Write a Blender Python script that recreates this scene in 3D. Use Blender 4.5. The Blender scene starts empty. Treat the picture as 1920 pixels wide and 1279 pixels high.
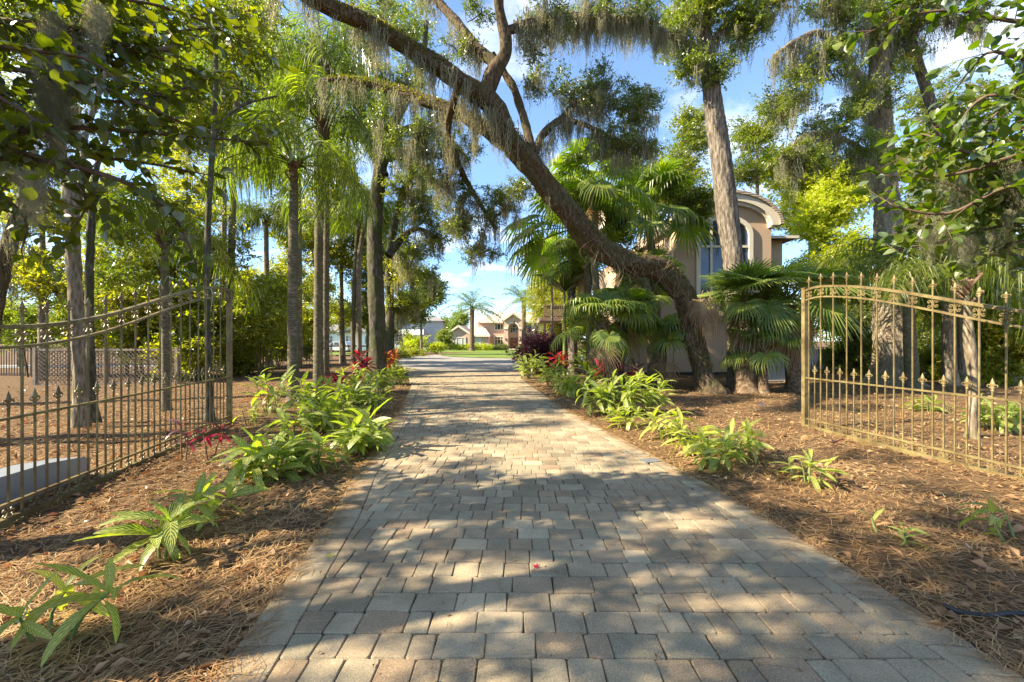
import bpy, math
import numpy as np
from mathutils import Vector

R = math.radians
sc = bpy.context.scene
col = sc.collection

# ------------------------------------------------------------------ camera, world, sun, exposure
FPX = 760.0; CU = 960.0; CV = 639.5; CZ = 1.5
cam_d = bpy.data.cameras.new('camera'); cam = bpy.data.objects.new('camera', cam_d); col.objects.link(cam)
cam.location = (0, 0, CZ); cam.rotation_euler = (R(90), 0, 0)
cam_d.sensor_width = 36; cam_d.lens = 36 * FPX / 1920; cam_d.clip_start = .05; cam_d.clip_end = 3000
sc.camera = cam

SUN = np.array([-.90, -.20, .66]); SUN /= np.linalg.norm(SUN)
world = bpy.data.worlds.new('World'); sc.world = world; world.use_nodes = True
wt = world.node_tree; wn = wt.nodes; wl = wt.links
bg = wn['Background']
sky = wn.new('ShaderNodeTexSky'); sky.sky_type = 'NISHITA'; sky.sun_disc = False
sky.sun_elevation = math.asin(SUN[2]); sky.sun_rotation = math.atan2(SUN[0], SUN[1])
sky.air_density = 1.0; sky.dust_density = .1; sky.ozone_density = 1.6
tc = wn.new('ShaderNodeTexCoord'); sp = wn.new('ShaderNodeSeparateXYZ'); wl.new(tc.outputs['Generated'], sp.inputs[0])
mz = wn.new('ShaderNodeMath'); mz.operation = 'ADD'; mz.inputs[1].default_value = .18; wl.new(sp.outputs['Z'], mz.inputs[0])
dx = wn.new('ShaderNodeMath'); dx.operation = 'DIVIDE'; wl.new(sp.outputs['X'], dx.inputs[0]); wl.new(mz.outputs[0], dx.inputs[1])
dy = wn.new('ShaderNodeMath'); dy.operation = 'DIVIDE'; wl.new(sp.outputs['Y'], dy.inputs[0]); wl.new(mz.outputs[0], dy.inputs[1])
cb = wn.new('ShaderNodeCombineXYZ'); wl.new(dx.outputs[0], cb.inputs[0]); wl.new(dy.outputs[0], cb.inputs[1])
nz = wn.new('ShaderNodeTexNoise'); nz.inputs['Scale'].default_value = 1.7; nz.inputs['Detail'].default_value = 8; nz.inputs['Roughness'].default_value = .58
wl.new(cb.outputs[0], nz.inputs['Vector'])
cr = wn.new('ShaderNodeValToRGB'); cr.color_ramp.elements[0].position = .50; cr.color_ramp.elements[0].color = (0, 0, 0, 1)
cr.color_ramp.elements[1].position = .72; cr.color_ramp.elements[1].color = (.8, .8, .8, 1)
wl.new(nz.outputs[0], cr.inputs[0])
hs = wn.new('ShaderNodeHueSaturation'); hs.inputs['Saturation'].default_value = 1.02; wl.new(sky.outputs[0], hs.inputs['Color'])
mx = wn.new('ShaderNodeMix'); mx.data_type = 'RGBA'; wl.new(cr.outputs[0], mx.inputs[0])
lo = wn.new('ShaderNodeValToRGB'); lo.color_ramp.elements[0].position = 0; lo.color_ramp.elements[0].color = (.50, .66, .92, 1)
lo.color_ramp.elements[1].position = .45; lo.color_ramp.elements[1].color = (.92, .96, 1, 1); wl.new(sp.outputs['Z'], lo.inputs[0])
ml = wn.new('ShaderNodeMix'); ml.data_type = 'RGBA'; ml.blend_type = 'MULTIPLY'; ml.inputs[0].default_value = 1
wl.new(hs.outputs[0], ml.inputs[6]); wl.new(lo.outputs[0], ml.inputs[7]); wl.new(ml.outputs[2], mx.inputs[6])
mx.inputs[7].default_value = (6.2, 6.1, 6.1, 1)
wl.new(mx.outputs[2], bg.inputs['Color']); bg.inputs['Strength'].default_value = .10

sl = bpy.data.lights.new('sun', 'SUN'); sl.energy = 5.0; sl.angle = R(.5); sl.color = (1, .87, .66)
so = bpy.data.objects.new('sun', sl); col.objects.link(so)
so.rotation_euler = Vector((-SUN[0], -SUN[1], -SUN[2])).to_track_quat('-Z', 'Y').to_euler()
sc.view_settings.view_transform = 'Standard'; sc.view_settings.look = 'None'
sc.view_settings.gamma = 1; sc.view_settings.exposure = 1.95; sc.view_settings.use_curve_mapping = False
cy = sc.cycles
cy.max_bounces = 7; cy.diffuse_bounces = 4; cy.glossy_bounces = 2; cy.transmission_bounces = 5; cy.transparent_max_bounces = 4
cy.use_denoising = True
cy.sample_clamp_indirect = 6; cy.sample_clamp_direct = 12

rng = np.random.default_rng(7)
def U(a, b, n=None): return rng.uniform(a, b, n)

# ------------------------------------------------------------------ projection helpers (pixel of the photo -> place in the world)
def gz(x, y):
    x = np.asarray(x, float); y = np.asarray(y, float)
    t = np.clip((y - 25) / 60, 0, 1)
    return -.32 * t * t * (3 - 2 * t)
def P(u, v, Y): return np.array([(u - CU) / FPX * Y, Y, CZ + (CV - v) / FPX * Y])
def GP(u, v):
    Y = CZ * FPX / (v - CV); return np.array([(u - CU) / FPX * Y, Y, 0.])
def GX(u, Y):
    x = (u - CU) / FPX * Y; return np.array([x, Y, float(gz(x, Y))])

# ------------------------------------------------------------------ mesh helpers
class MB:
    """collects uniform blocks of faces"""
    def __init__(s): s.V = []; s.F = []; s.n = 0; s.A = []
    def add(s, V, F, a=None):
        V = np.asarray(V, float).reshape(-1, 3); F = np.asarray(F, int)
        if len(V) == 0: return
        s.V.append(V); s.F.append(F + s.n); s.n += len(V)
        s.A.append(np.zeros(len(V)) if a is None else np.broadcast_to(np.asarray(a, float), (len(V),)).copy())
    def mesh(s, name, m, smooth=False, attr=False):
        me = bpy.data.meshes.new(name)
        V = np.concatenate(s.V)
        me.vertices.add(len(V)); me.vertices.foreach_set('co', V.astype(np.float32).ravel())
        idx = np.concatenate([f.ravel() for f in s.F]).astype(np.int32)
        tot = np.concatenate([np.full(len(f), f.shape[1]) for f in s.F]).astype(np.int32)
        st = np.concatenate([[0], np.cumsum(tot)[:-1]]).astype(np.int32)
        me.loops.add(len(idx)); me.loops.foreach_set('vertex_index', idx)
        me.polygons.add(len(tot)); me.polygons.foreach_set('loop_start', st)
        try: me.polygons.foreach_set('loop_total', tot)
        except Exception: pass
        me.polygons.foreach_set('use_smooth', np.full(len(tot), bool(smooth)))
        if attr:
            at = me.attributes.new('tint', 'FLOAT', 'POINT'); at.data.foreach_set('value', np.concatenate(s.A).astype(np.float32))
        me.update(calc_edges=True)
        if m is not None: me.materials.append(m)
        return me
    def build(s, name, m, parent=None, smooth=False, attr=False, **k):
        return ob(name, s.mesh(name, m, smooth, attr), parent, **k)
def ob(name, me, parent=None, loc=None, rot=None, scale=None, **props):
    o = bpy.data.objects.new(name, me); col.objects.link(o)
    if parent is not None: o.parent = parent
    if loc is not None: o.location = loc
    if rot is not None: o.rotation_euler = rot
    if scale is not None: o.scale = (scale,) * 3 if np.isscalar(scale) else scale
    for a, b in props.items():
        if b is not None: o[a] = b
    return o
def thing(name, label, category, loc=(0, 0, 0), rotz=0, group=None):
    return ob(name, None, None, tuple(float(c) for c in loc), (0, 0, rotz), label=label, category=category, group=group)
def rel(p, t): return np.asarray(p, float) - np.array(t.location[:])

BOXF = np.array([[0, 3, 2, 1], [4, 5, 6, 7], [0, 1, 5, 4], [1, 2, 6, 5], [2, 3, 7, 6], [3, 0, 4, 7]])
def box(mb, c, s, rz=0, a=None):
    c = np.asarray(c, float); h = np.asarray(s, float) / 2
    v = np.array([[-1, -1, -1], [1, -1, -1], [1, 1, -1], [-1, 1, -1], [-1, -1, 1], [1, -1, 1], [1, 1, 1], [-1, 1, 1]]) * h
    if rz:
        cs, sn = math.cos(rz), math.sin(rz)
        v = np.stack([v[:, 0] * cs - v[:, 1] * sn, v[:, 0] * sn + v[:, 1] * cs, v[:, 2]], 1)
    mb.add(v + c, BOXF, a)
def bar(mb, p, q, w, h=None, up=(0, 0, 1), a=None):
    """rectangular bar from p to q"""
    p = np.asarray(p, float); q = np.asarray(q, float); h = h or w
    d = q - p; d = d / (np.linalg.norm(d) + 1e-9); s = np.cross(d, up)
    if np.linalg.norm(s) < 1e-3: s = np.cross(d, (0, 1, 0))
    s /= np.linalg.norm(s); t = np.cross(s, d)
    v = []
    for e in (p, q):
        for (i, j) in ((-1, -1), (1, -1), (1, 1), (-1, 1)): v.append(e + s * i * w / 2 + t * j * h / 2)
    mb.add(v, BOXF, a)
def prism(mb, pts, y0, y1, axis='y'):
    """extrude a polygon (x,z) along y ; one ngon front/back"""
    n = len(pts); pts = np.asarray(pts, float)
    A = np.stack([pts[:, 0], np.full(n, y0), pts[:, 1]], 1); B = np.stack([pts[:, 0], np.full(n, y1), pts[:, 1]], 1)
    if axis == 'x':
        A = np.stack([np.full(n, y0), pts[:, 0], pts[:, 1]], 1); B = np.stack([np.full(n, y1), pts[:, 0], pts[:, 1]], 1)
    V = np.concatenate([A, B]); i = np.arange(n); j = (i + 1) % n
    mb.add(V, np.stack([i, j, j + n, i + n], 1))
    mb.add(V, np.array([i])); mb.add(V, np.array([i[::-1] + n]))
def poly(mb, pts): mb.add(pts, np.array([np.arange(len(pts))]))
def smooth_path(pts, step):
    pts = np.asarray(pts, float); n = len(pts)
    if n == 2:
        L = np.linalg.norm(pts[1, :3] - pts[0, :3]); k = max(2, int(L / step) + 1)
        return pts[0] + (pts[1] - pts[0]) * np.linspace(0, 1, k)[:, None]
    e = np.vstack([2 * pts[0] - pts[1], pts, 2 * pts[-1] - pts[-2]]); out = []
    for i in range(1, n):
        p0, p1, p2, p3 = e[i - 1], e[i], e[i + 1], e[i + 2]
        k = max(2, int(np.linalg.norm(p2[:3] - p1[:3]) / step)); t = np.linspace(0, 1, k, endpoint=False)[:, None]
        out.append(.5 * (2 * p1 + (p2 - p0) * t + (2 * p0 - 5 * p1 + 4 * p2 - p3) * t ** 2 + (3 * p1 - p0 - 3 * p2 + p3) * t ** 3))
    out.append(pts[-1:]); return np.vstack(out)
def tube(mb, path, seg=10, amp=0., ridge=0., seed=0, a=None, step=None, rings=0.):
    """path rows: x,y,z,r ; amp lumpy displacement, ridge vertical ridges, rings palm rings"""
    if step: path = smooth_path(path, step)
    path = np.asarray(path, float); C = path[:, :3]; r = np.maximum(path[:, 3], .001); n = len(C)
    T = np.gradient(C, axis=0); T /= np.linalg.norm(T, axis=1)[:, None] + 1e-9
    ref = np.array([0, 1., 0]) if abs(T[0, 1]) < .8 else np.array([1., 0, 0])
    N = np.zeros_like(T); cur = ref - T[0] * (ref @ T[0]); cur /= np.linalg.norm(cur)
    for i in range(n):
        cur = cur - T[i] * (cur @ T[i]); cur /= np.linalg.norm(cur) + 1e-9; N[i] = cur
    B = np.cross(T, N)
    th = np.linspace(0, 2 * np.pi, seg, endpoint=False)
    s = np.concatenate([[0], np.cumsum(np.linalg.norm(np.diff(C, axis=0), axis=1))])
    rr = np.repeat(r[:, None], seg, 1)
    g = np.random.default_rng(seed + 11)
    if amp:
        for k in range(7):
            m = g.integers(1, 5); f = g.uniform(.6, 5); rr = rr * (1 + amp / 7 * 2.2 * np.sin(m * th[None] + f * s[:, None] / max(r.mean() * 4, .3) + g.uniform(0, 6)))
    if ridge:
        m = seg // 3
        w = np.sin(m * th[None] + 1.5 * np.sin(s[:, None] * 3.1 + seed) + .8 * np.sin(s[:, None] * 9 + 2 * th[None]))
        rr = rr * (1 + ridge * w * (1 + .6 * np.sin(s[:, None] * 17 + 3 * th[None])))
    if rings: rr = rr * (1 + rings * (np.sin(s[:, None] * 2 * np.pi / .14) ** 8))
    V = C[:, None] + rr[:, :, None] * (np.cos(th)[None, :, None] * N[:, None] + np.sin(th)[None, :, None] * B[:, None])
    i = np.arange(n - 1)[:, None] * seg; j = np.arange(seg)[None]; j2 = (j + 1) % seg
    F = np.stack([i + j, i + j2, i + seg + j2, i + seg + j], -1).reshape(-1, 4)
    V = V.reshape(-1, 3)
    mb.add(V, F, a); mb.add(V[-seg:], np.array([np.arange(seg)]), a)

def norm(a): return a / (np.linalg.norm(a, axis=-1, keepdims=True) + 1e-9)
def randdir(n, g=None):
    g = g or rng; return norm(g.normal(size=(n, 3)))
def leaves(mb, pos, d, nrm, L, W, fold=.25, droop=0.):
    """small folded diamond leaves, two triangles each"""
    n = len(pos); d = norm(d); s = norm(np.cross(d, nrm)); up = np.cross(s, d)
    L = np.broadcast_to(L, (n,))[:, None]; W = np.broadcast_to(W, (n,))[:, None]
    tip = pos + d * L; tip[:, 2] -= (droop * L)[:, 0] if droop else 0
    m = pos + d * L * .45
    a = m + s * W * .5 + up * W * fold; b = m - s * W * .5 + up * W * fold
    V = np.stack([pos, a, tip, b], 1).reshape(-1, 3)
    k = np.arange(n)[:, None] * 4
    F = np.concatenate([k + [0, 1, 2], k + [0, 2, 3]], 1).reshape(-1, 3)
    mb.add(V, F)

# ------------------------------------------------------------------ materials
MATS = {}
def newmat(name):
    m = bpy.data.materials.new(name); m.use_nodes = True; nt = m.node_tree; nt.nodes.clear()
    out = nt.nodes.new('ShaderNodeOutputMaterial'); return m, nt, out
def ramp(nt, fac, cols, pos=None):
    r = nt.nodes.new('ShaderNodeValToRGB'); e = r.color_ramp.elements
    pos = pos or [i / (len(cols) - 1) for i in range(len(cols))]
    while len(e) < len(cols): e.new(.5)
    for i, (c, p) in enumerate(zip(cols, pos)): e[i].position = p; e[i].color = tuple(c) + (1,)
    nt.links.new(fac, r.inputs[0]); return r.outputs[0]
def noise(nt, scale, detail=4, vec=None, rough=.55, dist=0):
    n = nt.nodes.new('ShaderNodeTexNoise'); n.inputs['Scale'].default_value = scale; n.inputs['Detail'].default_value = detail
    n.inputs['Roughness'].default_value = rough; n.inputs['Distortion'].default_value = dist
    if vec is not None: nt.links.new(vec, n.inputs['Vector'])
    return n.outputs[0]
def math_(nt, op, a, b=None, c=None):
    m = nt.nodes.new('ShaderNodeMath'); m.operation = op
    for i, x in enumerate((a, b, c)):
        if x is None: continue
        if isinstance(x, (int, float)): m.inputs[i].default_value = x
        else: nt.links.new(x, m.inputs[i])
    return m.outputs[0]
def mixc(nt, f, a, b, mode='MIX'):
    m = nt.nodes.new('ShaderNodeMix'); m.data_type = 'RGBA'; m.blend_type = mode
    for i, x in ((0, f), (6, a), (7, b)):
        if isinstance(x, (int, float)): m.inputs[i].default_value = x
        elif isinstance(x, tuple): m.inputs[i].default_value = x + (1,)
        else: nt.links.new(x, m.inputs[i])
    return m.outputs[2]
def coords(nt, kind='Object', scale=None):
    t = nt.nodes.new('ShaderNodeTexCoord'); o = t.outputs[kind]
    if scale is not None:
        mp = nt.nodes.new('ShaderNodeMapping'); mp.inputs['Scale'].default_value = scale; nt.links.new(o, mp.inputs[0]); o = mp.outputs[0]
    return o
def wpos(nt, scale=None):
    g = nt.nodes.new('ShaderNodeNewGeometry'); o = g.outputs['Position']
    if scale is not None:
        mp = nt.nodes.new('ShaderNodeMapping'); mp.inputs['Scale'].default_value = scale; nt.links.new(o, mp.inputs[0]); o = mp.outputs[0]
    return o
def pbsdf(nt, out, colr, rough=.8, bump=None, bstr=.4, bdist=.01, metal=0, spec=.3):
    b = nt.nodes.new('ShaderNodeBsdfPrincipled')
    if isinstance(colr, tuple): b.inputs['Base Color'].default_value = colr + (1,)
    else: nt.links.new(colr, b.inputs['Base Color'])
    if isinstance(rough, (int, float)): b.inputs['Roughness'].default_value = rough
    else: nt.links.new(rough, b.inputs['Roughness'])
    b.inputs['Metallic'].default_value = metal; b.inputs['Specular IOR Level'].default_value = spec
    if bump is not None:
        bp = nt.nodes.new('ShaderNodeBump'); bp.inputs['Strength'].default_value = bstr; bp.inputs['Distance'].default_value = bdist
        nt.links.new(bump, bp.inputs['Height']); nt.links.new(bp.outputs[0], b.inputs['Normal'])
    nt.links.new(b.outputs[0], out.inputs[0]); return b
def leafmat(name, cols, trans=(.30, .36, .03), tmix=.45, gloss=.06, rough=.4, stripes=False, pos=None):
    m, nt, out = newmat(name)
    g = nt.nodes.new('ShaderNodeNewGeometry'); oi = nt.nodes.new('ShaderNodeObjectInfo')
    n = noise(nt, .9, 2, g.outputs['Position'])
    f = math_(nt, 'ADD', math_(nt, 'MULTIPLY', g.outputs['Random Per Island'], .55), math_(nt, 'MULTIPLY', n, .75))
    f = math_(nt, 'ADD', f, math_(nt, 'MULTIPLY', oi.outputs['Random'], .18)); f = math_(nt, 'SUBTRACT', f, .2)
    c = ramp(nt, f, cols, pos)
    if stripes:
        at = nt.nodes.new('ShaderNodeAttribute'); at.attribute_name = 'luv'
        s = nt.nodes.new('ShaderNodeSeparateXYZ'); nt.links.new(at.outputs['Vector'], s.inputs[0])
        ax = math_(nt, 'ABSOLUTE', s.outputs['X'])
        w = math_(nt, 'SUBTRACT', math_(nt, 'MULTIPLY', s.outputs['Y'], 9.), math_(nt, 'MULTIPLY', ax, 3.0))
        nn = noise(nt, 5, 2, at.outputs['Vector'])
        w = math_(nt, 'ADD', w, math_(nt, 'MULTIPLY', nn, .6))
        w = math_(nt, 'SINE', math_(nt, 'MULTIPLY', w, 6.28))
        yel = math_(nt, 'MULTIPLY', math_(nt, 'GREATER_THAN', w, .25), math_(nt, 'LESS_THAN', ax, .93))
        mid = math_(nt, 'LESS_THAN', ax, .07)
        f2 = math_(nt, 'MULTIPLY', math_(nt, 'MAXIMUM', yel, mid), .85)
        c = mixc(nt, f2, c, (.44, .43, .14))
    d = nt.nodes.new('ShaderNodeBsdfDiffuse'); nt.links.new(c, d.inputs[0])
    t = nt.nodes.new('ShaderNodeBsdfTranslucent')
    tcx = mixc(nt, 1.0, c, (trans[0] * 9, trans[1] * 9, trans[2] * 9), 'MULTIPLY'); nt.links.new(tcx, t.inputs[0])
    a = nt.nodes.new('ShaderNodeMixShader'); a.inputs[0].default_value = tmix
    nt.links.new(d.outputs[0], a.inputs[1]); nt.links.new(t.outputs[0], a.inputs[2])
    gl = nt.nodes.new('ShaderNodeBsdfGlossy'); gl.inputs['Roughness'].default_value = rough; gl.inputs[0].default_value = (.8, .8, .8, 1)
    fr = nt.nodes.new('ShaderNodeFresnel'); fr.inputs[0].default_value = 1.4
    b = nt.nodes.new('ShaderNodeMixShader'); nt.links.new(math_(nt, 'ADD', math_(nt, 'MULTIPLY', fr.outputs[0], gloss * 4), gloss * .3), b.inputs[0])
    nt.links.new(a.outputs[0], b.inputs[1]); nt.links.new(gl.outputs[0], b.inputs[2]); nt.links.new(b.outputs[0], out.inputs[0])
    return m
def barkmat(name, dark, mid, light, scale=6., moss=None, mossamt=.0, bump=.6, stretch=.25):
    m, nt, out = newmat(name); v = wpos(nt, (1, 1, stretch))
    n1 = noise(nt, scale * 3.2, 6, v, .7, .6); n2 = noise(nt, 2.1, 4, wpos(nt), .6)
    vo = nt.nodes.new('ShaderNodeTexVoronoi'); vo.inputs['Scale'].default_value = scale * 4; nt.links.new(v, vo.inputs['Vector'])
    f = math_(nt, 'ADD', math_(nt, 'MULTIPLY', n1, .8), math_(nt, 'MULTIPLY', vo.outputs['Distance'], .35))
    c = ramp(nt, f, [dark, mid, light], [.33, .52, .75])
    l = ramp(nt, noise(nt, 9, 5, wpos(nt), .65), [(0, 0, 0), (.75, .75, .75)], [.60, .66])
    c = mixc(nt, math_(nt, 'MULTIPLY', l, .5), c, (.27, .27, .20))
    if moss: c = mixc(nt, ramp(nt, n2, [(0, 0, 0), (mossamt,) * 3], [.42, .6]), c, moss)
    pbsdf(nt, out, c, .9, f, bump, .03, spec=.15); return m
def flat(name, c, rough=.6, nscale=12., var=.25, bump=0., metal=0, spec=.3, bdist=.005):
    m, nt, out = newmat(name); n = noise(nt, nscale, 5, coords(nt))
    k = ramp(nt, n, [tuple(x * (1 - var) for x in c), tuple(min(1, x * (1 + var)) for x in c)], [.3, .7])
    pbsdf(nt, out, k, rough, n if bump else None, bump, bdist, metal, spec); return m

M = MATS
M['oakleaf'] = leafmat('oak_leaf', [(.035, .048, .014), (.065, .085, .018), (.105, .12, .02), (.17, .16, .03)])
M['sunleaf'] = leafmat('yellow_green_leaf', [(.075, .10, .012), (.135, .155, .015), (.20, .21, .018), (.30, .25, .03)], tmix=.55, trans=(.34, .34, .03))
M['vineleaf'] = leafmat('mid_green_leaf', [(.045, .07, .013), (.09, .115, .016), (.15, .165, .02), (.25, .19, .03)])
M['broadleaf'] = leafmat('broad_leaf', [(.02, .034, .010), (.04, .058, .012), (.07, .085, .014), (.13, .13, .018)], gloss=.035, rough=.4, tmix=.45, trans=(.33, .34, .02))
M['broadleaf2'] = leafmat('round_broad_leaf', [(.03, .055, .012), (.05, .085, .014), (.085, .12, .018), (.14, .16, .02)], gloss=.05, rough=.35, tmix=.4, trans=(.28, .32, .02))
M['palm'] = leafmat('queen_palm_leaf', [(.03, .048, .012), (.06, .08, .014), (.10, .12, .018), (.19, .185, .03)], gloss=.05, tmix=.5)
M['fan'] = leafmat('fan_palm_leaf', [(.045, .075, .02), (.08, .12, .024), (.14, .18, .03), (.24, .25, .05)], gloss=.08, tmix=.42)
M['date'] = leafmat('date_palm_leaf', [(.08, .11, .05), (.12, .16, .07), (.18, .22, .10)], gloss=.06, tmix=.35)
M['ginger'] = leafmat('variegated_ginger_leaf', [(.028, .065, .014), (.05, .095, .018), (.085, .135, .02), (.18, .20, .03)], gloss=.07, tmix=.42, stripes=True)
M['ginger_y'] = leafmat('yellowish_ginger_leaf', [(.06, .10, .018), (.11, .15, .022), (.19, .21, .03), (.32, .29, .05)], gloss=.07, tmix=.42, stripes=True)
M['ti_dark'] = leafmat('dark_maroon_leaf', [(.03, .010, .016), (.06, .014, .02), (.12, .02, .03)], trans=(.4, .06, .06), gloss=.1)
M['ti_red'] = leafmat('crimson_leaf', [(.14, .008, .03), (.30, .012, .05), (.40, .03, .06)], trans=(.35, .03, .06), gloss=.08)
M['ti_orange'] = leafmat('orange_red_leaf', [(.20, .04, .03), (.34, .12, .05), (.38, .20, .08)], trans=(.35, .12, .05))
M['ti_purple'] = leafmat('dusty_purple_leaf', [(.07, .04, .05), (.11, .055, .065), (.15, .075, .075)], trans=(.3, .08, .08), gloss=.1)
M['dryfrond'] = leafmat('dry_brown_frond', [(.16, .10, .05), (.28, .19, .10), (.38, .28, .16)], trans=(.25, .18, .1), tmix=.25)
M['moss'] = leafmat('spanish_moss_grey', [(.17, .17, .115), (.26, .255, .175), (.37, .355, .25)], trans=(.15, .14, .10), tmix=.45, gloss=.0)
M['fern'] = leafmat('resurrection_fern', [(.04, .05, .016), (.09, .08, .03), (.17, .11, .05)], gloss=.02)
M['lemon'] = leafmat('lemon_yellow_leaf', [(.20, .22, .012), (.30, .30, .015), (.38, .36, .03)], tmix=.45)
M['litter'] = leafmat('dry_fallen_leaf', [(.10, .06, .03), (.20, .115, .055), (.33, .20, .10), (.46, .36, .22)], trans=(.2, .12, .07), tmix=.2, gloss=.03)
M['needle'] = leafmat('pine_needle', [(.08, .043, .019), (.22, .12, .048), (.42, .26, .11), (.60, .44, .22)], trans=(.15, .1, .06), tmix=.15, gloss=.02)
M['bark'] = barkmat('oak_bark', (.014, .009, .006), (.055, .036, .020), (.13, .09, .055), moss=(.055, .055, .018), mossamt=.6)
M['greybark'] = barkmat('grey_bark', (.022, .017, .012), (.09, .072, .053), (.23, .195, .15), stretch=.15, bump=.8)
M['palebark'] = barkmat('pale_bark', (.05, .036, .022), (.16, .12, .08), (.31, .255, .185), moss=(.11, .11, .05), mossamt=.4)
M['palmtrunk'] = barkmat('palm_trunk', (.035, .026, .016), (.11, .085, .052), (.22, .18, .12), stretch=3.5, scale=2.5, moss=(.08, .085, .035), mossamt=.7)
M['boots'] = barkmat('palm_boots', (.03, .018, .010), (.10, .065, .038), (.21, .145, .09), stretch=1, scale=3)
M['darkbark'] = barkmat('dark_bark', (.018, .015, .012), (.06, .05, .035), (.14, .12, .09), moss=(.05, .06, .018), mossamt=.8)
M['stem'] = flat('green_stem', (.14, .18, .05), .5)
M['redstem'] = flat('reddish_stem', (.18, .10, .05), .6)
M['twig'] = flat('brown_twig', (.10, .065, .04), .8)

def mat_ground():
    m, nt, out = newmat('pine_straw_ground'); v = wpos(nt)
    a = noise(nt, 55, 8, wpos(nt, (1, .35, 1)), .75, 1.5); b = noise(nt, 55, 8, wpos(nt, (.35, 1, 1)), .75, 1.5); big = noise(nt, .5, 4, v); mid = noise(nt, 7, 4, v, .65)
    f = math_(nt, 'ADD', math_(nt, 'MULTIPLY', math_(nt, 'MAXIMUM', a, b), .75), math_(nt, 'MULTIPLY', mid, .3))
    c = ramp(nt, f, [(.028, .017, .010), (.11, .068, .036), (.23, .15, .08), (.38, .27, .16)], [.42, .55, .66, .8])
    c = mixc(nt, math_(nt, 'MULTIPLY', big, .35), c, (.20, .13, .07))
    pbsdf(nt, out, c, .95, f, .9, .03, spec=.1); return m
M['ground'] = mat_ground()
def mat_paver(name, use_obj):
    m, nt, out = newmat(name)
    if use_obj:
        oi = nt.nodes.new('ShaderNodeObjectInfo'); r = oi.outputs['Random']
    else:
        at = nt.nodes.new('ShaderNodeAttribute'); at.attribute_name = 'tint'; r = at.outputs['Fac']
    v = wpos(nt)
    base = ramp(nt, r, [(.20, .155, .10), (.31, .255, .165), (.26, .185, .115), (.36, .29, .185), (.26, .225, .15), (.295, .215, .13), (.40, .335, .22)], [0, .17, .33, .5, .66, .83, 1])
    big = noise(nt, 3., 5, v, .6)
    c = mixc(nt, .55, base, ramp(nt, big, [(.55, .52, .48), (1.35, 1.3, 1.25)], [.25, .75]), 'MULTIPLY')
    fine = noise(nt, 140, 3, v, .7)
    c = mixc(nt, .75, c, ramp(nt, fine, [(.5, .5, .5), (1.4, 1.4, 1.4)], [.3, .7]), 'MULTIPLY')
    vo = nt.nodes.new('ShaderNodeTexVoronoi'); vo.inputs['Scale'].default_value = 95; nt.links.new(v, vo.inputs['Vector'])
    spk = math_(nt, 'LESS_THAN', vo.outputs['Distance'], .17)
    c = mixc(nt, math_(nt, 'MULTIPLY', spk, .55), c, (.56, .52, .43))
    st = ramp(nt, noise(nt, 1.1, 6, v, .7), [(0, 0, 0), (.6, .6, .6)], [.50, .68])
    c = mixc(nt, st, c, (.13, .11, .07))
    pbsdf(nt, out, c, .85, math_(nt, 'ADD', fine, math_(nt, 'MULTIPLY', noise(nt, 30, 4, v), 1.2)), .5, .004, spec=.2); return m
M['paver'] = mat_paver('concrete_paver', True); M['paver_j'] = mat_paver('concrete_paver_far', False)
def mat_farpave():
    m, nt, out = newmat('paving_far'); v = wpos(nt)
    b = nt.nodes.new('ShaderNodeTexBrick'); b.inputs['Scale'].default_value = 1; b.inputs['Brick Width'].default_value = .2; b.inputs['Row Height'].default_value = .164
    b.inputs['Mortar Size'].default_value = .008; b.inputs['Color1'].default_value = (.30, .28, .245, 1); b.inputs['Color2'].default_value = (.22, .20, .17, 1); b.inputs['Mortar'].default_value = (.08, .07, .055, 1)
    nt.links.new(v, b.inputs['Vector'])
    c = mixc(nt, .6, b.outputs[0], ramp(nt, noise(nt, 1.3, 6, v), [(.6, .58, .55), (1.35, 1.3, 1.25)], [.3, .7]), 'MULTIPLY')
    pbsdf(nt, out, c, .9, spec=.2); return m
M['farpave'] = mat_farpave()
M['joint'] = flat('joint_sand', (.10, .08, .05), .95, 20, .5)
M['gate'] = None
def mat_gate():
    m, nt, out = newmat('painted_iron'); n = noise(nt, 3, 5, wpos(nt), .65); n2 = noise(nt, 30, 4, wpos(nt))
    c = ramp(nt, n, [(.10, .055, .025), (.20, .145, .06), (.28, .225, .095)], [.35, .5, .68])
    c = mixc(nt, ramp(nt, noise(nt, 11, 6, wpos(nt), .75), [(0, 0, 0), (.85, .85, .85)], [.50, .62]), c, (.085, .055, .028)); c = mixc(nt, math_(nt, 'MULTIPLY', n2, .4), c, (.15, .14, .05))
    pbsdf(nt, out, c, .45, n2, .2, .003, .25, .5); return m
M['gate'] = mat_gate()
def mat_lawn():
    m, nt, out = newmat('lawn_grass'); v = wpos(nt)
    c = ramp(nt, math_(nt, 'ADD', math_(nt, 'MULTIPLY', noise(nt, 40, 6, v, .7), .6), math_(nt, 'MULTIPLY', noise(nt, .6, 4, v), .5)), [(.05, .085, .016), (.12, .17, .028), (.22, .24, .05)], [.35, .55, .75])
    pbsdf(nt, out, c, .95, spec=.1); return m
M['lawn'] = mat_lawn()
M['stucco_pink'] = flat('pink_stucco', (.50, .34, .25), .9, 40, .10, .2)
M['stucco_tan'] = flat('tan_stucco', (.42, .30, .20), .9, 30, .12, .25)
M['trim'] = flat('cream_trim', (.56, .50, .39), .7, 20, .06)
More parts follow.
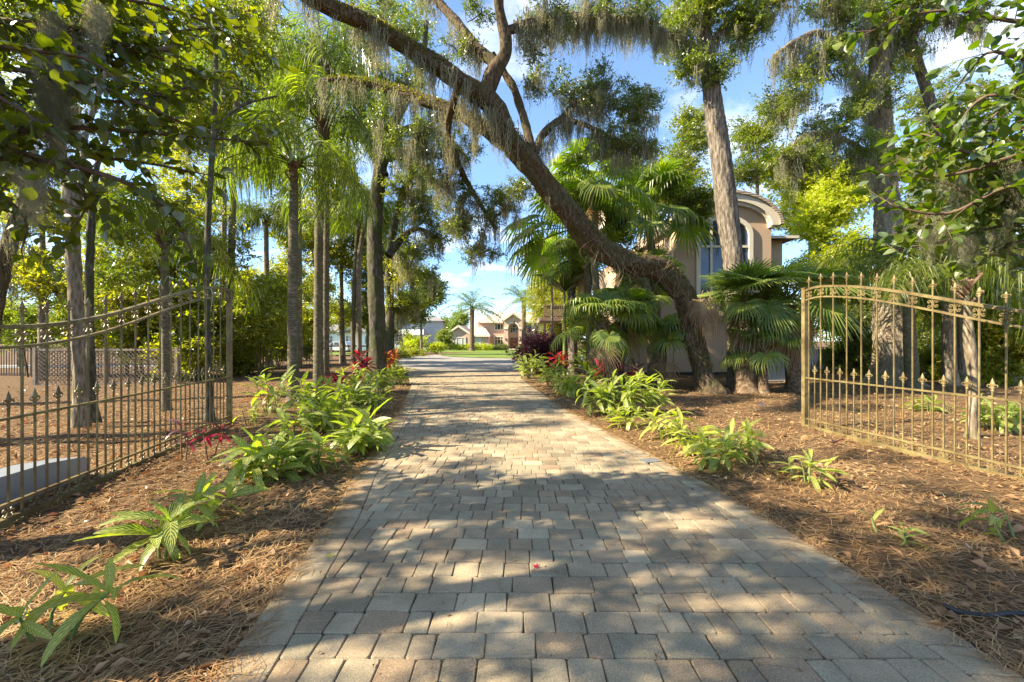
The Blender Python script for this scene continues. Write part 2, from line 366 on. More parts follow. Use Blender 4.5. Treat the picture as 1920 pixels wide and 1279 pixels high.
def mat_roof(name, c1, c2):
    m, nt, out = newmat(name); v = coords(nt, 'Object')
    c = ramp(nt, noise(nt, 6, 6, v, .7), [c1, c2], [.3, .7])
    w = nt.nodes.new('ShaderNodeTexWave'); w.bands_direction = 'Z'; w.inputs['Scale'].default_value = 3.2; w.inputs['Distortion'].default_value = .4; nt.links.new(v, w.inputs[0])
    c = mixc(nt, .35, c, ramp(nt, w.outputs['Fac'], [(.5, .5, .5), (1.1, 1.1, 1.1)], [.0, .4]), 'MULTIPLY')
    pbsdf(nt, out, c, .9, w.outputs['Fac'], .4, .02, spec=.15); return m
M['roof_pink'] = mat_roof('pinkish_shingle', (.36, .27, .22), (.50, .40, .33)); M['roof_tan'] = mat_roof('tan_shingle', (.22, .17, .13), (.36, .30, .23))
M['roof_grey'] = mat_roof('grey_shingle', (.16, .155, .15), (.25, .24, .23))
M['metalroof'] = flat('white_metal_roof', (.62, .64, .64), .45, 5, .06, metal=.1)
M['siding'] = flat('blue_grey_siding', (.27, .30, .33), .8, 6, .08); M['white'] = flat('white_paint', (.7, .7, .67), .7, 6, .05)
def mat_glass(name, c=(.035, .045, .055), rough=.06):
    m, nt, out = newmat(name); pbsdf(nt, out, c, rough, noise(nt, 1.5, 2, wpos(nt)), .06, .05, spec=.9); return m
M['glass'] = mat_glass('window_glass'); M['blind'] = flat('window_blind', (.45, .47, .46), .3, 3, .12)
M['door'] = flat('brown_wood_door', (.20, .075, .03), .5, 8, .3)
M['wood'] = flat('weathered_wood', (.20, .13, .085), .85, 7, .35, .3)
M['lattice'] = flat('brown_lattice_wood', (.30, .235, .165), .85, 8, .3)
M['black'] = flat('black_metal', (.018, .018, .018), .5); M['darkgrey'] = flat('grey_plastic', (.13, .145, .16), .5, 3, .1, spec=.5)
M['road'] = flat('pale_road', (.30, .29, .27), .9, 2, .15)
M['car'] = flat('silver_car_paint', (.42, .44, .47), .28, 2, .03, metal=.3, spec=.6); M['tyre'] = flat('tyre_rubber', (.02, .02, .02), .8); M['rim'] = flat('wheel_rim', (.4, .4, .4), .35, metal=.8)
M['stone'] = flat('rough_stone', (.22, .2, .18), .9, 20, .3, .5)
M['mossgreen'] = leafmat('joint_moss', [(.05, .08, .012), (.09, .13, .02), (.14, .18, .03)])

# ------------------------------------------------------------------ SETTING: ground, driveway, pavers, lawn, road
EL = np.array([(-1.24, -3), (-1.27, .5), (-1.31, 1.78), (-1.52, 3.4), (-1.72, 4.4), (-1.90, 5.6), (-2.42, 8.77), (-3.3, 13.3), (-4.9, 19.), (-6.6, 24)])
ER = np.array([(2.15, -3), (2.25, .5), (2.26, 1.81), (2.22, 2.56), (2.05, 4.07), (1.76, 5.7), (1.18, 8.77), (.62, 13.3), (.35, 16.3), (.6, 20), (1.8, 24)])
def xl(y): return np.interp(y, EL[:, 1], EL[:, 0])
def xr(y): return np.interp(y, ER[:, 1], ER[:, 0])
def mulch_h(x, y):
    x = np.asarray(x, float); y = np.asarray(y, float)
    d = np.maximum(xl(y) - x, x - xr(y))           # distance outside the drive
    near = np.clip(d / .35, 0, 1) * (np.abs(y) < 60)
    b = .018 * np.sin(x * 1.7 + 1) * np.sin(y * 1.3) + .012 * np.sin(x * 4.1 + y * 2.7) + .007 * np.sin(x * 11 + 2) * np.sin(y * 9 + x * 4)
    b = b * near + .03 * near
    far = np.clip((y - 22) / 4, 0, 1)
    return gz(x, y) + np.where(d > 0, b * (1 - far) + .0 * far, -.03 * (1 - far)) - .02 * far
def grid_axis(lo, hi, fine_lo, fine_hi, st, g=1.22):
    a = list(np.arange(fine_lo, fine_hi + st / 2, st)); s = st
    while a[-1] < hi: s = min(s * g, 120); a.append(a[-1] + s)
    s = st
    while a[0] > lo: s = min(s * g, 120); a.insert(0, a[0] - s)
    return np.array(a)
gx = grid_axis(-1500, 1500, -8, 9, .11); gy = grid_axis(-300, 2200, .8, 15, .11)
XX, YY = np.meshgrid(gx, gy)
ZZ = mulch_h(XX, YY) + np.where((YY < 15) & (np.abs(XX) < 9), rng.normal(0, .005, XX.shape), 0)
mb = MB(); nx = len(gx); ii = np.arange(len(gy) - 1)[:, None] * nx + np.arange(nx - 1)[None]
mb.add(np.stack([XX, YY, ZZ], -1), np.stack([ii, ii + 1, ii + nx + 1, ii + nx], -1).reshape(-1, 4))
ground = mb.build('ground', M['ground'], smooth=True, kind='structure', label='brown pine straw and leaf litter ground on both sides of the drive')

mb = MB(); ys = np.linspace(-3, 24, 55)
v = np.concatenate([np.stack([xl(ys) - .0, ys, np.full(55, -.012)], 1), np.stack([xr(ys) + .0, ys, np.full(55, -.012)], 1)])
i = np.arange(54); mb.add(v, np.stack([i, i + 55, i + 56, i + 1], 1))
driveway = mb.build('driveway', M['joint'], kind='structure', label='long driveway of grey and tan concrete pavers running to the house')

def round_quad(q, r=.014, g=None):
    """four corners (ccw) -> 12 point outline with rounded corners, inset by the joint"""
    q = np.asarray(q, float); c = q.mean(0); n = len(q); out = []
    for i in range(n):
        a, b, d = q[i - 1], q[i], q[(i + 1) % n]
        u = a - b; w = d - b; lu, lw = np.linalg.norm(u), np.linalg.norm(w); u, w = u / max(lu, 1e-6), w / max(lw, 1e-6)
        b2 = b + (u + w) * .0020
        rr = min(r, lu * .35, lw * .35)
        p1, p2 = b2 + u * rr, b2 + w * rr
        out += [p1, b2 + (u + w) * rr * .27, p2]
    return np.array(out)
def paver_geo(mb, q, z, jit, a=None):
    o = round_quad(q)
    n = len(o); c = o.mean(0)
    ins = o + (c - o) / (np.linalg.norm(c - o, axis=1)[:, None] + 1e-6) * .0065
    tx, ty = jit[1], jit[2]
    def lay(p, dz): return np.column_stack([p, z + dz + (p[:, 0] - c[0]) * tx + (p[:, 1] - c[1]) * ty])
    V = np.concatenate([lay(o, -.045), lay(o, -.008), lay(ins, 0), lay(c[None], .0015)])
    i = np.arange(n); j = (i + 1) % n
    mb.add(V, np.concatenate([np.stack([i, j, j + n, i + n], 1), np.stack([i + n, j + n, j + 2 * n, i + 2 * n], 1)]), a)
    mb.add(V, np.stack([i + 2 * n, j + 2 * n, np.full(n, 3 * n)], 1), a)
    return
# list of pavers: (quad, shape key or None)
ROW = .164; BW = .235
pavers = []
g = np.random.default_rng(3)
y = .25
while y < 20.5:
    y0, y1 = y, y + ROW; ym = (y0 + y1) / 2
    L0, L1, R0, R1 = xl(y0) + BW, xl(y1) + BW, xr(y0) - BW, xr(y1) - BW
    x = min(L0, L1) - g.uniform(0, .1); xs = [x]
    while x < max(R0, R1):
        x += g.choice([.164, .246, .123], p=[.42, .33, .25]); xs.append(x)
    for a, b in zip(xs[:-1], xs[1:]):
        al, bl = max(a, L0), min(b, R0); au, bu = max(a, L1), min(b, R1)
        if bl - al < .03 or bu - au < .03:
            continue
        rect = abs(al - a) < 1e-6 and abs(au - a) < 1e-6 and abs(bl - b) < 1e-6 and abs(bu - b) < 1e-6
        pavers.append((np.array([(al, y0), (bl, y0), (bu, y1), (au, y1)]), round(b - a, 3) if rect else None))
    y = y1
for side in (0, 1):
    y = .2
    while y < 20.5:
        y1 = y + .178
        if side == 0: q = [(xl(y), y - .02), (xl(y) + BW, y), (xl(y1) + BW, y1), (xl(y1), y1 - .02)]
        else: q = [(xr(y) - BW, y), (xr(y), y - .02), (xr(y1), y1 - .02), (xr(y1) - BW, y1)]
        pavers.append((np.array(q), None)); y = y1
inview = [k for k, (q, s) in enumerate(pavers) if q[:, 1].mean() > 1.68 and abs(q[:, 0].mean()) < 1.27 * q[:, 1].mean() + .1]
inview.sort(key=lambda k: pavers[k][0][:, 1].mean()); single = set(inview[:300])
shared = {}; far = MB()
for k, (q, s) in enumerate(pavers):
    c = q.mean(0); jz = g.normal(0, .0016) + .0015 * math.sin(c[0] * 2.1 + c[1]) + .002 * math.sin(c[1] * 1.7); tx, ty = g.normal(0, .012, 2)
    if k in single:
        if s is not None:
            key = (s, k % 3)
            if key not in shared:
                w = MB(); hh = np.array([s, ROW]) / 2
                jq = np.array([[-1, -1], [1, -1], [1, 1], [-1, 1]]) * hh + g.normal(0, .0025, (4, 2))
                paver_geo(w, jq, 0, (np.zeros(1), 0, 0)); shared[key] = w.mesh('paver', M['paver'])
            me = shared[key]
        else:
            w = MB(); paver_geo(w, q - c, 0, (np.zeros(1), 0, 0)); me = w.mesh('paver', M['paver'])
        ob('paver', me, driveway, (c[0], c[1], .022 + jz), (ty, -tx, g.normal(0, .006) if s else 0))
    else:
        paver_geo(far, q + g.normal(0, .0018, q.shape), .022 + jz, (np.zeros(1), tx, ty), g.random())
far.build('paver', M['paver_j'], driveway, attr=True, kind='stuff')
# moss tufts in the joints
mb = MB(); n = 900
px = U(-1.2, 2.1, n); row = g.integers(8, 60, n); py = .25 + row * ROW
dens = np.sin(px * 2.3 + 1) + np.sin(py * 1.9) + g.normal(0, .4, n) > .9
px, py = px[dens], py[dens]; rep = 14
pp = np.repeat(np.column_stack([px, py, np.full(len(px), .012)]), rep, 0) + g.normal(0, 1, (len(px) * rep, 3)) * [.014, .003, .002]
dd = g.normal(0, .6, pp.shape) + [0, 0, 1]
leaves(mb, pp, dd, g.normal(size=pp.shape), .012, .007)
mb.build('joint_moss', M['mossgreen'], driveway, kind='stuff')

# far part of the drive: turning circle round the island
def ellipse(cx, cy, rx, ry, n, z, a0=0):
    t = np.linspace(0, 2 * np.pi, n, endpoint=False); x = cx + rx * np.cos(t); yy = cy + ry * np.sin(t)
    return np.column_stack([x, yy, gz(x, yy) + z])
def disc(mb, cx, cy, rx, ry, z, rings=10, n=72):
    V = [[cx, cy, float(gz(cx, cy)) + z]]; F = []
    for k in range(1, rings + 1): V += list(ellipse(cx, cy, rx * k / rings, ry * k / rings, n, z))
    V = np.array(V); i = np.arange(n); j = (i + 1) % n
    mb.add(V, np.stack([np.zeros(n, int), 1 + i, 1 + j], 1))
    for k in range(rings - 1): mb.add(V, np.stack([1 + k * n + i, 1 + (k + 1) * n + i, 1 + (k + 1) * n + j, 1 + k * n + j], 1))
mb = MB(); disc(mb, -.6, 38, 9.2, 19, .012, 14)
mb.build('turning_circle', M['farpave'], kind='structure', label='paved turning circle in front of the pink house')
mb = MB(); disc(mb, .8, 48, 9.0, 12.5, .05, 12)
mb.build('lawn', M['lawn'], kind='structure', label='oval green lawn island in the turning circle')
mb = MB()
for (cx_, cy_, rx_, ry_) in ((-2, 76, 34, 14), (-30, 60, 14, 18)): disc(mb, cx_, cy_, rx_, ry_, .006 if cx_ > -10 else .003, 10)
mb.build('far_lawn', M['lawn'], kind='structure', label='sunlit grass in front of the far houses')
mb = MB(); mb.add([(-120, 19, .01), (-23, 19.5, .01), (-21, 25, .01), (-120, 27, .01)], np.array([[0, 1, 2, 3]]))
mb.build('road', M['road'], kind='structure', label='pale strip of road beyond the fence at far left')

# pine straw and litter (nobody could count it)
def inside_drive(x, y, m=.0): return (x > xl(y) - m) & (x < xr(y) + m)
mb = MB(); N = 90000
yy = 1.4 + (g.random(N) ** 1.7) * 12.5; xx = g.uniform(-1.3, 1.3, N) * (yy + 1.2)
k = ~inside_drive(xx, yy, .01) & (np.abs(xx) < 11); xx, yy = xx[k], yy[k]
n = len(xx); z = mulch_h(xx, yy) + g.uniform(.0, .022, n)
cell = np.sin(xx * 2.3 + 1.2 * np.sin(yy * 1.7)) * 1.3 + g.normal(0, .75, n)
th = cell + (g.random(n) < .35) * g.uniform(0, 3.1, n)
L = g.uniform(.07, .2, n); dirv = np.column_stack([np.cos(th), np.sin(th), g.normal(0, .10, n)]); p0 = np.column_stack([xx, yy, z]); side = np.column_stack([-np.sin(th), np.cos(th), np.zeros(n)])
wd = (.0007 + .0005 * yy)[:, None]
pm = p0 + dirv * L[:, None] * .5 + side * (g.normal(0, .012, n))[:, None] + np.array([0, 0, .006]); p1 = p0 + dirv * L[:, None]; p1[:, 2] = np.maximum(p1[:, 2], mulch_h(p1[:, 0], p1[:, 1]) + .002)
V = np.stack([p0 - side * wd, p0 + side * wd, pm - side * wd, pm + side * wd, p1 - side * wd * .4, p1 + side * wd * .4], 1).reshape(-1, 3)
q = np.arange(n)[:, None] * 6
mb.add(V, np.concatenate([q + [0, 1, 3, 2], q + [2, 3, 5, 4]], 1).reshape(-1, 4))
mb.build('pine_straw', M['needle'], kind='stuff', label='loose brown pine needles over the planting beds')
mb = MB(); n = 3200; yy = 1.3 + g.random(n) ** 1.5 * 9; sd_ = g.random(n) < .5; off = np.abs(g.normal(0, .075, n)) - .03
xx = np.where(sd_, xl(yy) + off, xr(yy) - off); far_ = g.random(n) < .10; xx = np.where(far_, g.uniform(-1.2, 2.1, n), xx); th = g.uniform(0, 3.14, n); L = g.uniform(.05, .16, n)
dirv = np.column_stack([np.cos(th), np.sin(th), 0 * th]); p0 = np.column_stack([xx, yy, g.uniform(.027, .036, n)]); side = np.column_stack([-np.sin(th), np.cos(th), 0 * th]) * (.0007 + .0005 * yy)[:, None]
pm = p0 + dirv * (L * .5)[:, None] + side * 6 * g.normal(0, 1, n)[:, None] + [0, 0, .003]; p1 = p0 + dirv * L[:, None]
V = np.stack([p0 - side, p0 + side, pm - side, pm + side, p1 - side * .4, p1 + side * .4], 1).reshape(-1, 3); q = np.arange(n)[:, None] * 6
mb.add(V, np.concatenate([q + [0, 1, 3, 2], q + [2, 3, 5, 4]], 1).reshape(-1, 4)); mb.build('spilled_needles', M['needle'], driveway, kind='stuff')
def litter_leaves(mb, N, ymax, Lr, seed, drive=False, power=1.5):
    g = np.random.default_rng(seed)
    yy = 1.5 + g.random(N) ** power * ymax; xx = g.uniform(-1.3, 1.3, N) * (yy + .8)
    k = inside_drive(xx, yy, -.02) if drive else ~inside_drive(xx, yy, -.05)
    k &= (np.abs(xx) < 16); xx, yy = xx[k], yy[k]; n = len(xx)
    z = (np.full(n, .027) if drive else mulch_h(xx, yy) + g.uniform(.006, .03, n))
    d = g.normal(size=(n, 3)) * [1, 1, .22]; nn = g.normal(size=(n, 3)) * .45 + [0, 0, 1]
    Ls = g.uniform(*Lr, n); leaves(mb, np.column_stack([xx, yy, z]), d, nn, Ls, Ls * g.uniform(.35, .7, n), fold=.35)
mb = MB(); litter_leaves(mb, 9000, 13, (.02, .06), 5); litter_leaves(mb, 9000, 26, (.05, .11), 6, power=1); litter_leaves(mb, 520, 7, (.055, .10), 9)
mb.build('leaf_litter', M['litter'], kind='stuff', label='dry brown and orange leaves fallen on the pine straw')
mb = MB(); litter_leaves(mb, 900, 14, (.008, .030), 8, True)
mb.build('scattered_leaf_bits', M['litter'], kind='stuff', label='small dry leaf bits lying on the pavers')

def star_leaf(name, label, m, p, rz, s):
    mb = MB(); V = [(0, 0, .004)]
    for k in range(10):
        a = k * math.pi / 5; r = (1, .38)[k % 2] * s * (1.15 if k == 0 else .9); V.append((r * math.cos(a), r * math.sin(a), .012 if k % 2 == 0 else .003))
    V.append((-s * 1.6, .004, .004)); V.append((-s * 1.6, -.004, .004))
    mb.add(V, np.array([[0, 1 + k, 1 + (k + 1) % 10] for k in range(10)] + [[0, 11, 12]]))
    o = mb.build(name, m, loc=p, rot=(0, 0, rz)); o['label'] = label; o['category'] = 'leaf'
p = GP(1005, 1071); star_leaf('fallen_star_leaf', 'red star shaped leaf lying near the middle of the drive', M['ti_red'], (p[0], p[1], .028), 1.2, .036)
p = GP(620, 1050); star_leaf('fallen_star_leaf', 'yellow star shaped leaf on the left border pavers', M['lemon'], (p[0], p[1], .028), .3, .03)
p = GP(492, 1078); star_leaf('fallen_star_leaf', 'tan star shaped leaf standing on the straw left of the drive', M['litter'], (p[0], p[1], .05), 2.2, .05)
# metal plate, black hose
p = GP(1212, 868); mb = MB(); box(mb, (0, 0, 0), (.22, .14, .008)); o = mb.build('drain_plate', M['darkgrey'], loc=(p[0] + .05, p[1], .03), rot=(0, 0, .3), label='small grey plate set in the right edge of the drive', category='drain plate')
mb = MB(); tube(mb, [tuple(GP(u, v)[:2]) + (.045, .014) for u, v in ((1770, 1150), (1800, 1163), (1850, 1170), (1900, 1166), (1960, 1172), (2040, 1190))], 8, step=.03)
mb.build('irrigation_pipe', M['black'], smooth=True, label='black irrigation pipe half buried in the straw at lower right', category='pipe')

# ------------------------------------------------------------------ GATES
def gate(name, label, p0, p1, zs, s0, s1, long_label=None):
    """p0 free stile foot, p1 hinge end foot; s positions of the tall bars along the gate"""
    p0 = np.array(p0, float); p1 = np.array(p1, float); L = np.linalg.norm(p1 - p0); d = (p1 - p0) / L; ang = math.atan2(d[1], d[0])
    t = thing(name, label, 'gate', (p0[0], p0[1], 0), ang)
    m = M['gate']
    top = lambda s: 1.61 + .79 * (.5 + .5 * math.cos(math.pi * min(s, 4.1) / 4.1)) - .05 * max(0, 1 - s / .35) ** 2
    def rail(nm, f, h, w):
        mb = MB(); S = np.linspace(.0, L, 36)
        for a, b in zip(S[:-1], S[1:]): bar(mb, (a, 0, f(a)), (b + .002, 0, f(b)), w, h)
        mb.build(nm, m, t)
    rail('top_rail', top, .035, .05); rail('upper_rail', lambda s: top(s) - .165, .024, .032)
    rail('middle_rail', lambda s: .875, .022, .034); rail('lower_rail', lambda s: .185, .024, .032); rail('bottom_rail', lambda s: .045, .075, .055)
    mb = MB(); box(mb, (0, 0, top(0) / 2 + .02), (.07, .07, top(0) + .04)); box(mb, (0, 0, top(0) + .05), (.08, .08, .015)); mb.build('stile', m, t)
    mb = MB(); box(mb, (L, 0, .9), (.09, .09, 1.8)); mb.build('hinge_post', m, t)
    fin = MB()
    pr = np.array([(0, .0), (.011, .0), (.016, .012), (.010, .02), (.020, .032), (.012, .05), (.022, .075), (.014, .105), (.004, .13), (0, .14)])
    n = 8; th = np.linspace(0, 2 * np.pi, n, endpoint=False)
    V = np.concatenate([np.column_stack([np.cos(th) * r, np.sin(th) * r * .6, np.full(n, z)]) for r, z in pr]); i = np.arange(n); j = (i + 1) % n
    fin.add(V, np.concatenate([np.stack([k * n + i, k * n + j, (k + 1) * n + j, (k + 1) * n + i], 1) for k in range(len(pr) - 1)]))
    for sgn in (-1, 1):
        tube(fin, [(0, 0, .045, .006), (sgn * .018, 0, .065, .007), (sgn * .036, 0, .068, .006), (sgn * .042, 0, .052, .005), (sgn * .034, 0, .042, .003)], 5, step=.012)
    box(fin, (0, 0, .043), (.045, .02, .012)); fme = fin.mesh('finial', m)
    scr = MB()
    for sx in (-1, 1):
        for sz in (-1, 1):
            pts = [(sx * .006, 0, 0, .0075), (sx * .014, 0, sz * .022, .0075), (sx * .032, 0, sz * .044, .0075), (sx * .050, 0, sz * .038, .0075), (sx * .052, 0, sz * .020, .0075), (sx * .038, 0, sz * .014, .0075), (sx * .034, 0, sz * .026, .008)]
            tube(scr, pts, 5, step=.012)
    sme = scr.mesh('scroll', m)
    s = s0; k = 0
    while s < L - .06:
        if k % 2 == 0:
            h = top(s) + .10; mb = MB(); box(mb, (0, 0, h / 2 + .03), (.014, .014, h - .06)); b = mb.build('bar', m, t, loc=(s, 0, 0))
            ob('finial', fme, b, (0, 0, h - .01), scale=.95); ob('scroll', sme, t, (s, 0, top(s) - .085))
        else:
            mb = MB(); box(mb, (0, 0, .51), (.013, .013, .90)); b = mb.build('bar', m, t, loc=(s, 0, 0))
            ob('finial', fme, b, (0, 0, .945), scale=1.1); ob('scroll', sme, t, (s, 0, .115), scale=(.85, .85, .75))
        s += s1 / 2; k += 1
    return t
gate('iron_gate', 'open iron gate leaf on the right with its left end lit golden', (5.0, 6.92), (5.40, 3.02), None, .085, .23)
gate('iron_gate', 'open iron gate leaf on the left with greenish bars and arched top', (-4.95, 7.1), (-3.98, 2.9), None, .10, .232)
# gate operator box and footing
t = thing('gate_opener', 'low grey plastic gate opener housing behind the left gate bars', 'gate opener', (-4.55, 3.75, 0), R(103))
mb = MB(); prof = [(-.5, .05), (.62, .05), (.62, .20), (.55, .27), (.1, .33), (-.42, .345), (-.5, .30)]
prism(mb, prof, -.13, .13); o = mb.build('housing', flat('light_grey_plastic', (.19, .205, .225), .45, 3, .12, spec=.5), t)
bv = o.modifiers.new('bevel', 'BEVEL'); bv.width = .02; bv.segments = 2
mb = MB(); box(mb, (.06, 0, .03), (1.25, .34, .06)); mb.build('base_plate', M['joint'], t)

# ------------------------------------------------------------------ BUILDINGS
def arch_pts(cx, z0, w, h, rise, n=14):
    """outline (x,z) of an arched opening: straight sides to z0+h-rise then a half ellipse"""
    t = np.linspace(0, np.pi, n)
    return [(cx - w / 2, z0), (cx + w / 2, z0)] + [(cx + w / 2 * math.cos(a), z0 + h - rise + rise * math.sin(a)) for a in t]
def ring(mb, outer, inner, y0, y1):
    """frame between two outlines with equal point count, from y0 to y1"""
    n = len(outer); O = np.array(outer); I = np.array(inner)
    def lay(p, y): return np.column_stack([p[:, 0], np.full(n, y), p[:, 1]])
    V = np.concatenate([lay(O, y0), lay(I, y0), lay(O, y1), lay(I, y1)]); i = np.arange(n); j = (i + 1) % n
    mb.add(V, np.concatenate([np.stack([i, j, j + n, i + n], 1), np.stack([i, i + 2 * n, j + 2 * n, j], 1), np.stack([i + n, j + n, j + 3 * n, i + 3 * n], 1), np.stack([i + 2 * n, i + 3 * n, j + 3 * n, j + 2 * n], 1)]))
def window(par, x, z, w, h, y, cols=(1,), rows=(1,), ft=.12, pane='glass', trim='trim', depth=.10, arch=0, name='window'):
    """front at -y; frame stands proud of the wall at y"""
    if arch: O = arch_pts(x, z, w, h, arch); I = arch_pts(x, z + ft, w - 2 * ft, h - 2 * ft, arch - ft * .8)
    else: O = [(x - w / 2, z), (x + w / 2, z), (x + w / 2, z + h), (x - w / 2, z + h)]; I = [(x - w / 2 + ft, z + ft), (x + w / 2 - ft, z + ft), (x + w / 2 - ft, z + h - ft), (x - w / 2 + ft, z + h - ft)]
    mb = MB(); ring(mb, O, I, y - depth, y + .01)
    iw, ih = w - 2 * ft, h - 2 * ft
    cs = np.cumsum(cols) / sum(cols); rs = np.cumsum(rows) / sum(rows); mt = ft * .55
    for c in cs[:-1]: box(mb, (x - iw / 2 + iw * c, y - depth / 2, z + h / 2), (mt, depth * .8, ih - (.02 if not arch else arch * .12)))
    for r in rs[:-1]: box(mb, (x, y - depth / 2 + .003, z + ft + ih * r), (iw, depth * .7, mt))
    f = mb.build(name, M[trim], par)
    # panes
    c0 = 0
    for c in cs:
        r0 = 0
        for r in rs:
            a, b = x - iw / 2 + iw * c0, x - iw / 2 + iw * c; d, e = z + ft + ih * r0, z + ft + ih * r
            if arch and r == 1:
                mb = MB(); zt = lambda q: z + h - ft - (arch - ft * .8) + (arch - ft * .8) * math.sqrt(max(0, 1 - ((q - x) / (iw / 2)) ** 2))
                qs = np.linspace(a, b, 8); pts = [(a, y - .02, d)] + [(b, y - .02, d)] + [(q, y - .02, zt(q) + .01) for q in qs[::-1]]
                poly(mb, pts); mb.build('pane', M[pane], f)
            else:
                mb = MB(); box(mb, ((a + b) / 2, y - .02, (d + e) / 2), (b - a, .012, e - d)); mb.build('pane', M[pane], f)
            r0 = r
        c0 = c
    return f
def part(par, name, fn, m, **k):
    mb = MB(); fn(mb); return mb.build(name, M[m], par, **k)
def roof_slab(mb, pts, th=.12):
    """thick roof plane from 3 or 4 corner points, thickness downwards"""
    A = np.array(pts, float); B = A - [0, 0, th]; n = len(A); i = np.arange(n); j = (i + 1) % n
    V = np.concatenate([A, B]); mb.add(V, np.array([i])); mb.add(V, np.array([i[::-1] + n])); mb.add(V, np.stack([i, i + n, j + n, j], 1))

# --- the pink house at the end of the drive
HY = 86.; k_ = HY / FPX
def hx(u): return (u - 946) * k_
def hz(v): return CZ + (CV - v) * k_ - float(gz(0, HY))
t = thing('pink_house', 'two storey pink stucco house with arched entry at the end of the drive', 'house', GX(946, HY), R(-4))
part(t, 'wall', lambda mb: box(mb, (hx(967), 6.05, hz(603) / 2), (hx(1040) - hx(894), 9.9, hz(603))), 'stucco_pink', label='pink stucco walls of the two storey main block')
def f(mb): # gabled wing
    prism(mb, [(hx(844), 0), (hx(884), 0), (hx(884), hz(625)), (hx(864), hz(612)), (hx(844), hz(625))], -2.6, 5)
part(t, 'wall', f, 'stucco_pink', label='pink gable wall of the left wing')
part(t, 'wall', lambda mb: box(mb, ((hx(884.2) + hx(918)) / 2, 1.2, hz(628.5) / 2), (hx(918) - hx(884.2), 6.4, hz(628.5))), 'stucco_pink', label='low pink wall right of the gable wing')
def f(mb): # entry tower: two piers, lintel gable
    prism(mb, [(hx(946), 0), (hx(953.5), 0), (hx(953.5), hz(617)), (hx(954.2), hz(612.5)), (hx(957), hz(608.5)), (hx(963), hz(606.5)), (hx(963), hz(588)), (hx(946), hz(600))], -1.2, 1.0)
    prism(mb, [(hx(963), hz(606.5)), (hx(969), hz(608.5)), (hx(972), hz(612.5)), (hx(972.8), hz(617)), (hx(972.8), 0), (hx(980.5), 0), (hx(980.5), hz(600)), (hx(963), hz(588))], -1.2, 1.0)
part(t, 'entry_tower', f, 'stucco_pink')
part(t, 'wall', lambda mb: box(mb, (hx(963.1), .95, hz(600) / 2), (hx(973) - hx(953.3), .08, hz(600))), 'stucco_pink')
def f(mb):
    a = np.linspace(0, np.pi, 15); c = hx(963.2); zz = hz(617)
    O = [(c + (hx(974.5) - hx(952)) / 2 * math.cos(q) * 1.08, zz + (hz(604) - hz(617)) * math.sin(q)) for q in a]; I = [(c + (hx(972.8) - hx(953.5)) / 2 * math.cos(q), zz + (hz(606.5) - hz(617)) * math.sin(q)) for q in a]
    for k in range(14):
        V = []
        for yy in (-1.32, -1.16): V += [(O[k][0], yy, O[k][1]), (O[k + 1][0], yy, O[k + 1][1]), (I[k + 1][0], yy, I[k + 1][1]), (I[k][0], yy, I[k][1])]
        mb.add(V, BOXF)
    box(mb, (hx(949.6), -1.24, hz(615.5)), (hx(953.5) - hx(945.6), .2, .45)); box(mb, (hx(977), -1.24, hz(615.5)), (hx(981) - hx(973), .2, .45))
    box(mb, (hx(949.6), -1.24, hz(650)), (hx(953.5) - hx(945.6), .2, .25)); box(mb, (hx(977), -1.24, hz(650)), (hx(981) - hx(973), .2, .25))
part(t, 'arch_trim', f, 'trim')
f_ = window(t, hx(963.2), hz(625), hx(971) - hx(955.4), hz(608) - hz(625), .9, (1, 2, 1), (2, 1), .16, arch=.75, depth=.14)
mb = MB(); box(mb, (hx(963.2), .84, hz(633.5) / 2), (hx(970.8) - hx(955.4), .1, hz(633.5))); dr = mb.build('door_frame', M['trim'], t)
for sx in (-1, 1):
    mb = MB(); box(mb, (hx(963.2) + sx * .42, .76, 1.18), (.80, .07, 2.34))
    for zz in (.45, 1.2, 1.95): box(mb, (hx(963.2) + sx * .42, .71, zz), (.5, .05, .5))
    d = mb.build('door', M['door'], dr)
part(t, 'transom', lambda mb: box(mb, (hx(963.2), .77, hz(633.3) - .12), (1.6, .06, .22)), 'glass')
part(t, 'front_step', lambda mb: (box(mb, (hx(963.2), -1.3, .1), (3.2, 1.6, .2)), box(mb, (hx(963.2), -2.0, .05), (4.0, 2.6, .1))), 'trim')
for uu in (949.5, 976.5): part(t, 'wall_lamp', lambda mb: (box(mb, (hx(uu), -1.3, hz(637)), (.18, .2, .45)), box(mb, (hx(uu), -1.3, hz(634.6)), (.10, .14, .16))), 'black')
window(t, hx(934.5), hz(619.3), hx(943.5) - hx(925.5), hz(605.8) - hz(619.3), 1.08, (1, 1.7, 1), (1,), .2)
window(t, hx(934.5), hz(651), hx(943.5) - hx(925.5), hz(630.3) - hz(651), 1.08, (1, 1.7, 1), (3, 1), .2)
window(t, hx(993.3), hz(619.3), hx(998) - hx(988.5), hz(605.8) - hz(619.3), 1.08, (1,), (1,), .2)
window(t, hx(993.3), hz(651), hx(998.5) - hx(988), hz(630.3) - hz(651), 1.08, (1,), (3, 1), .2)
window(t, hx(865), hz(650.3), hx(877) - hx(853), hz(632) - hz(650.3), -2.62, (1, 2, 1), (1,), .22, pane='blind')
window(t, hx(899), hz(650.3), hx(904.5) - hx(893.3), hz(633) - hz(650.3), -2.02, (1,), (1,), .2, pane='blind')
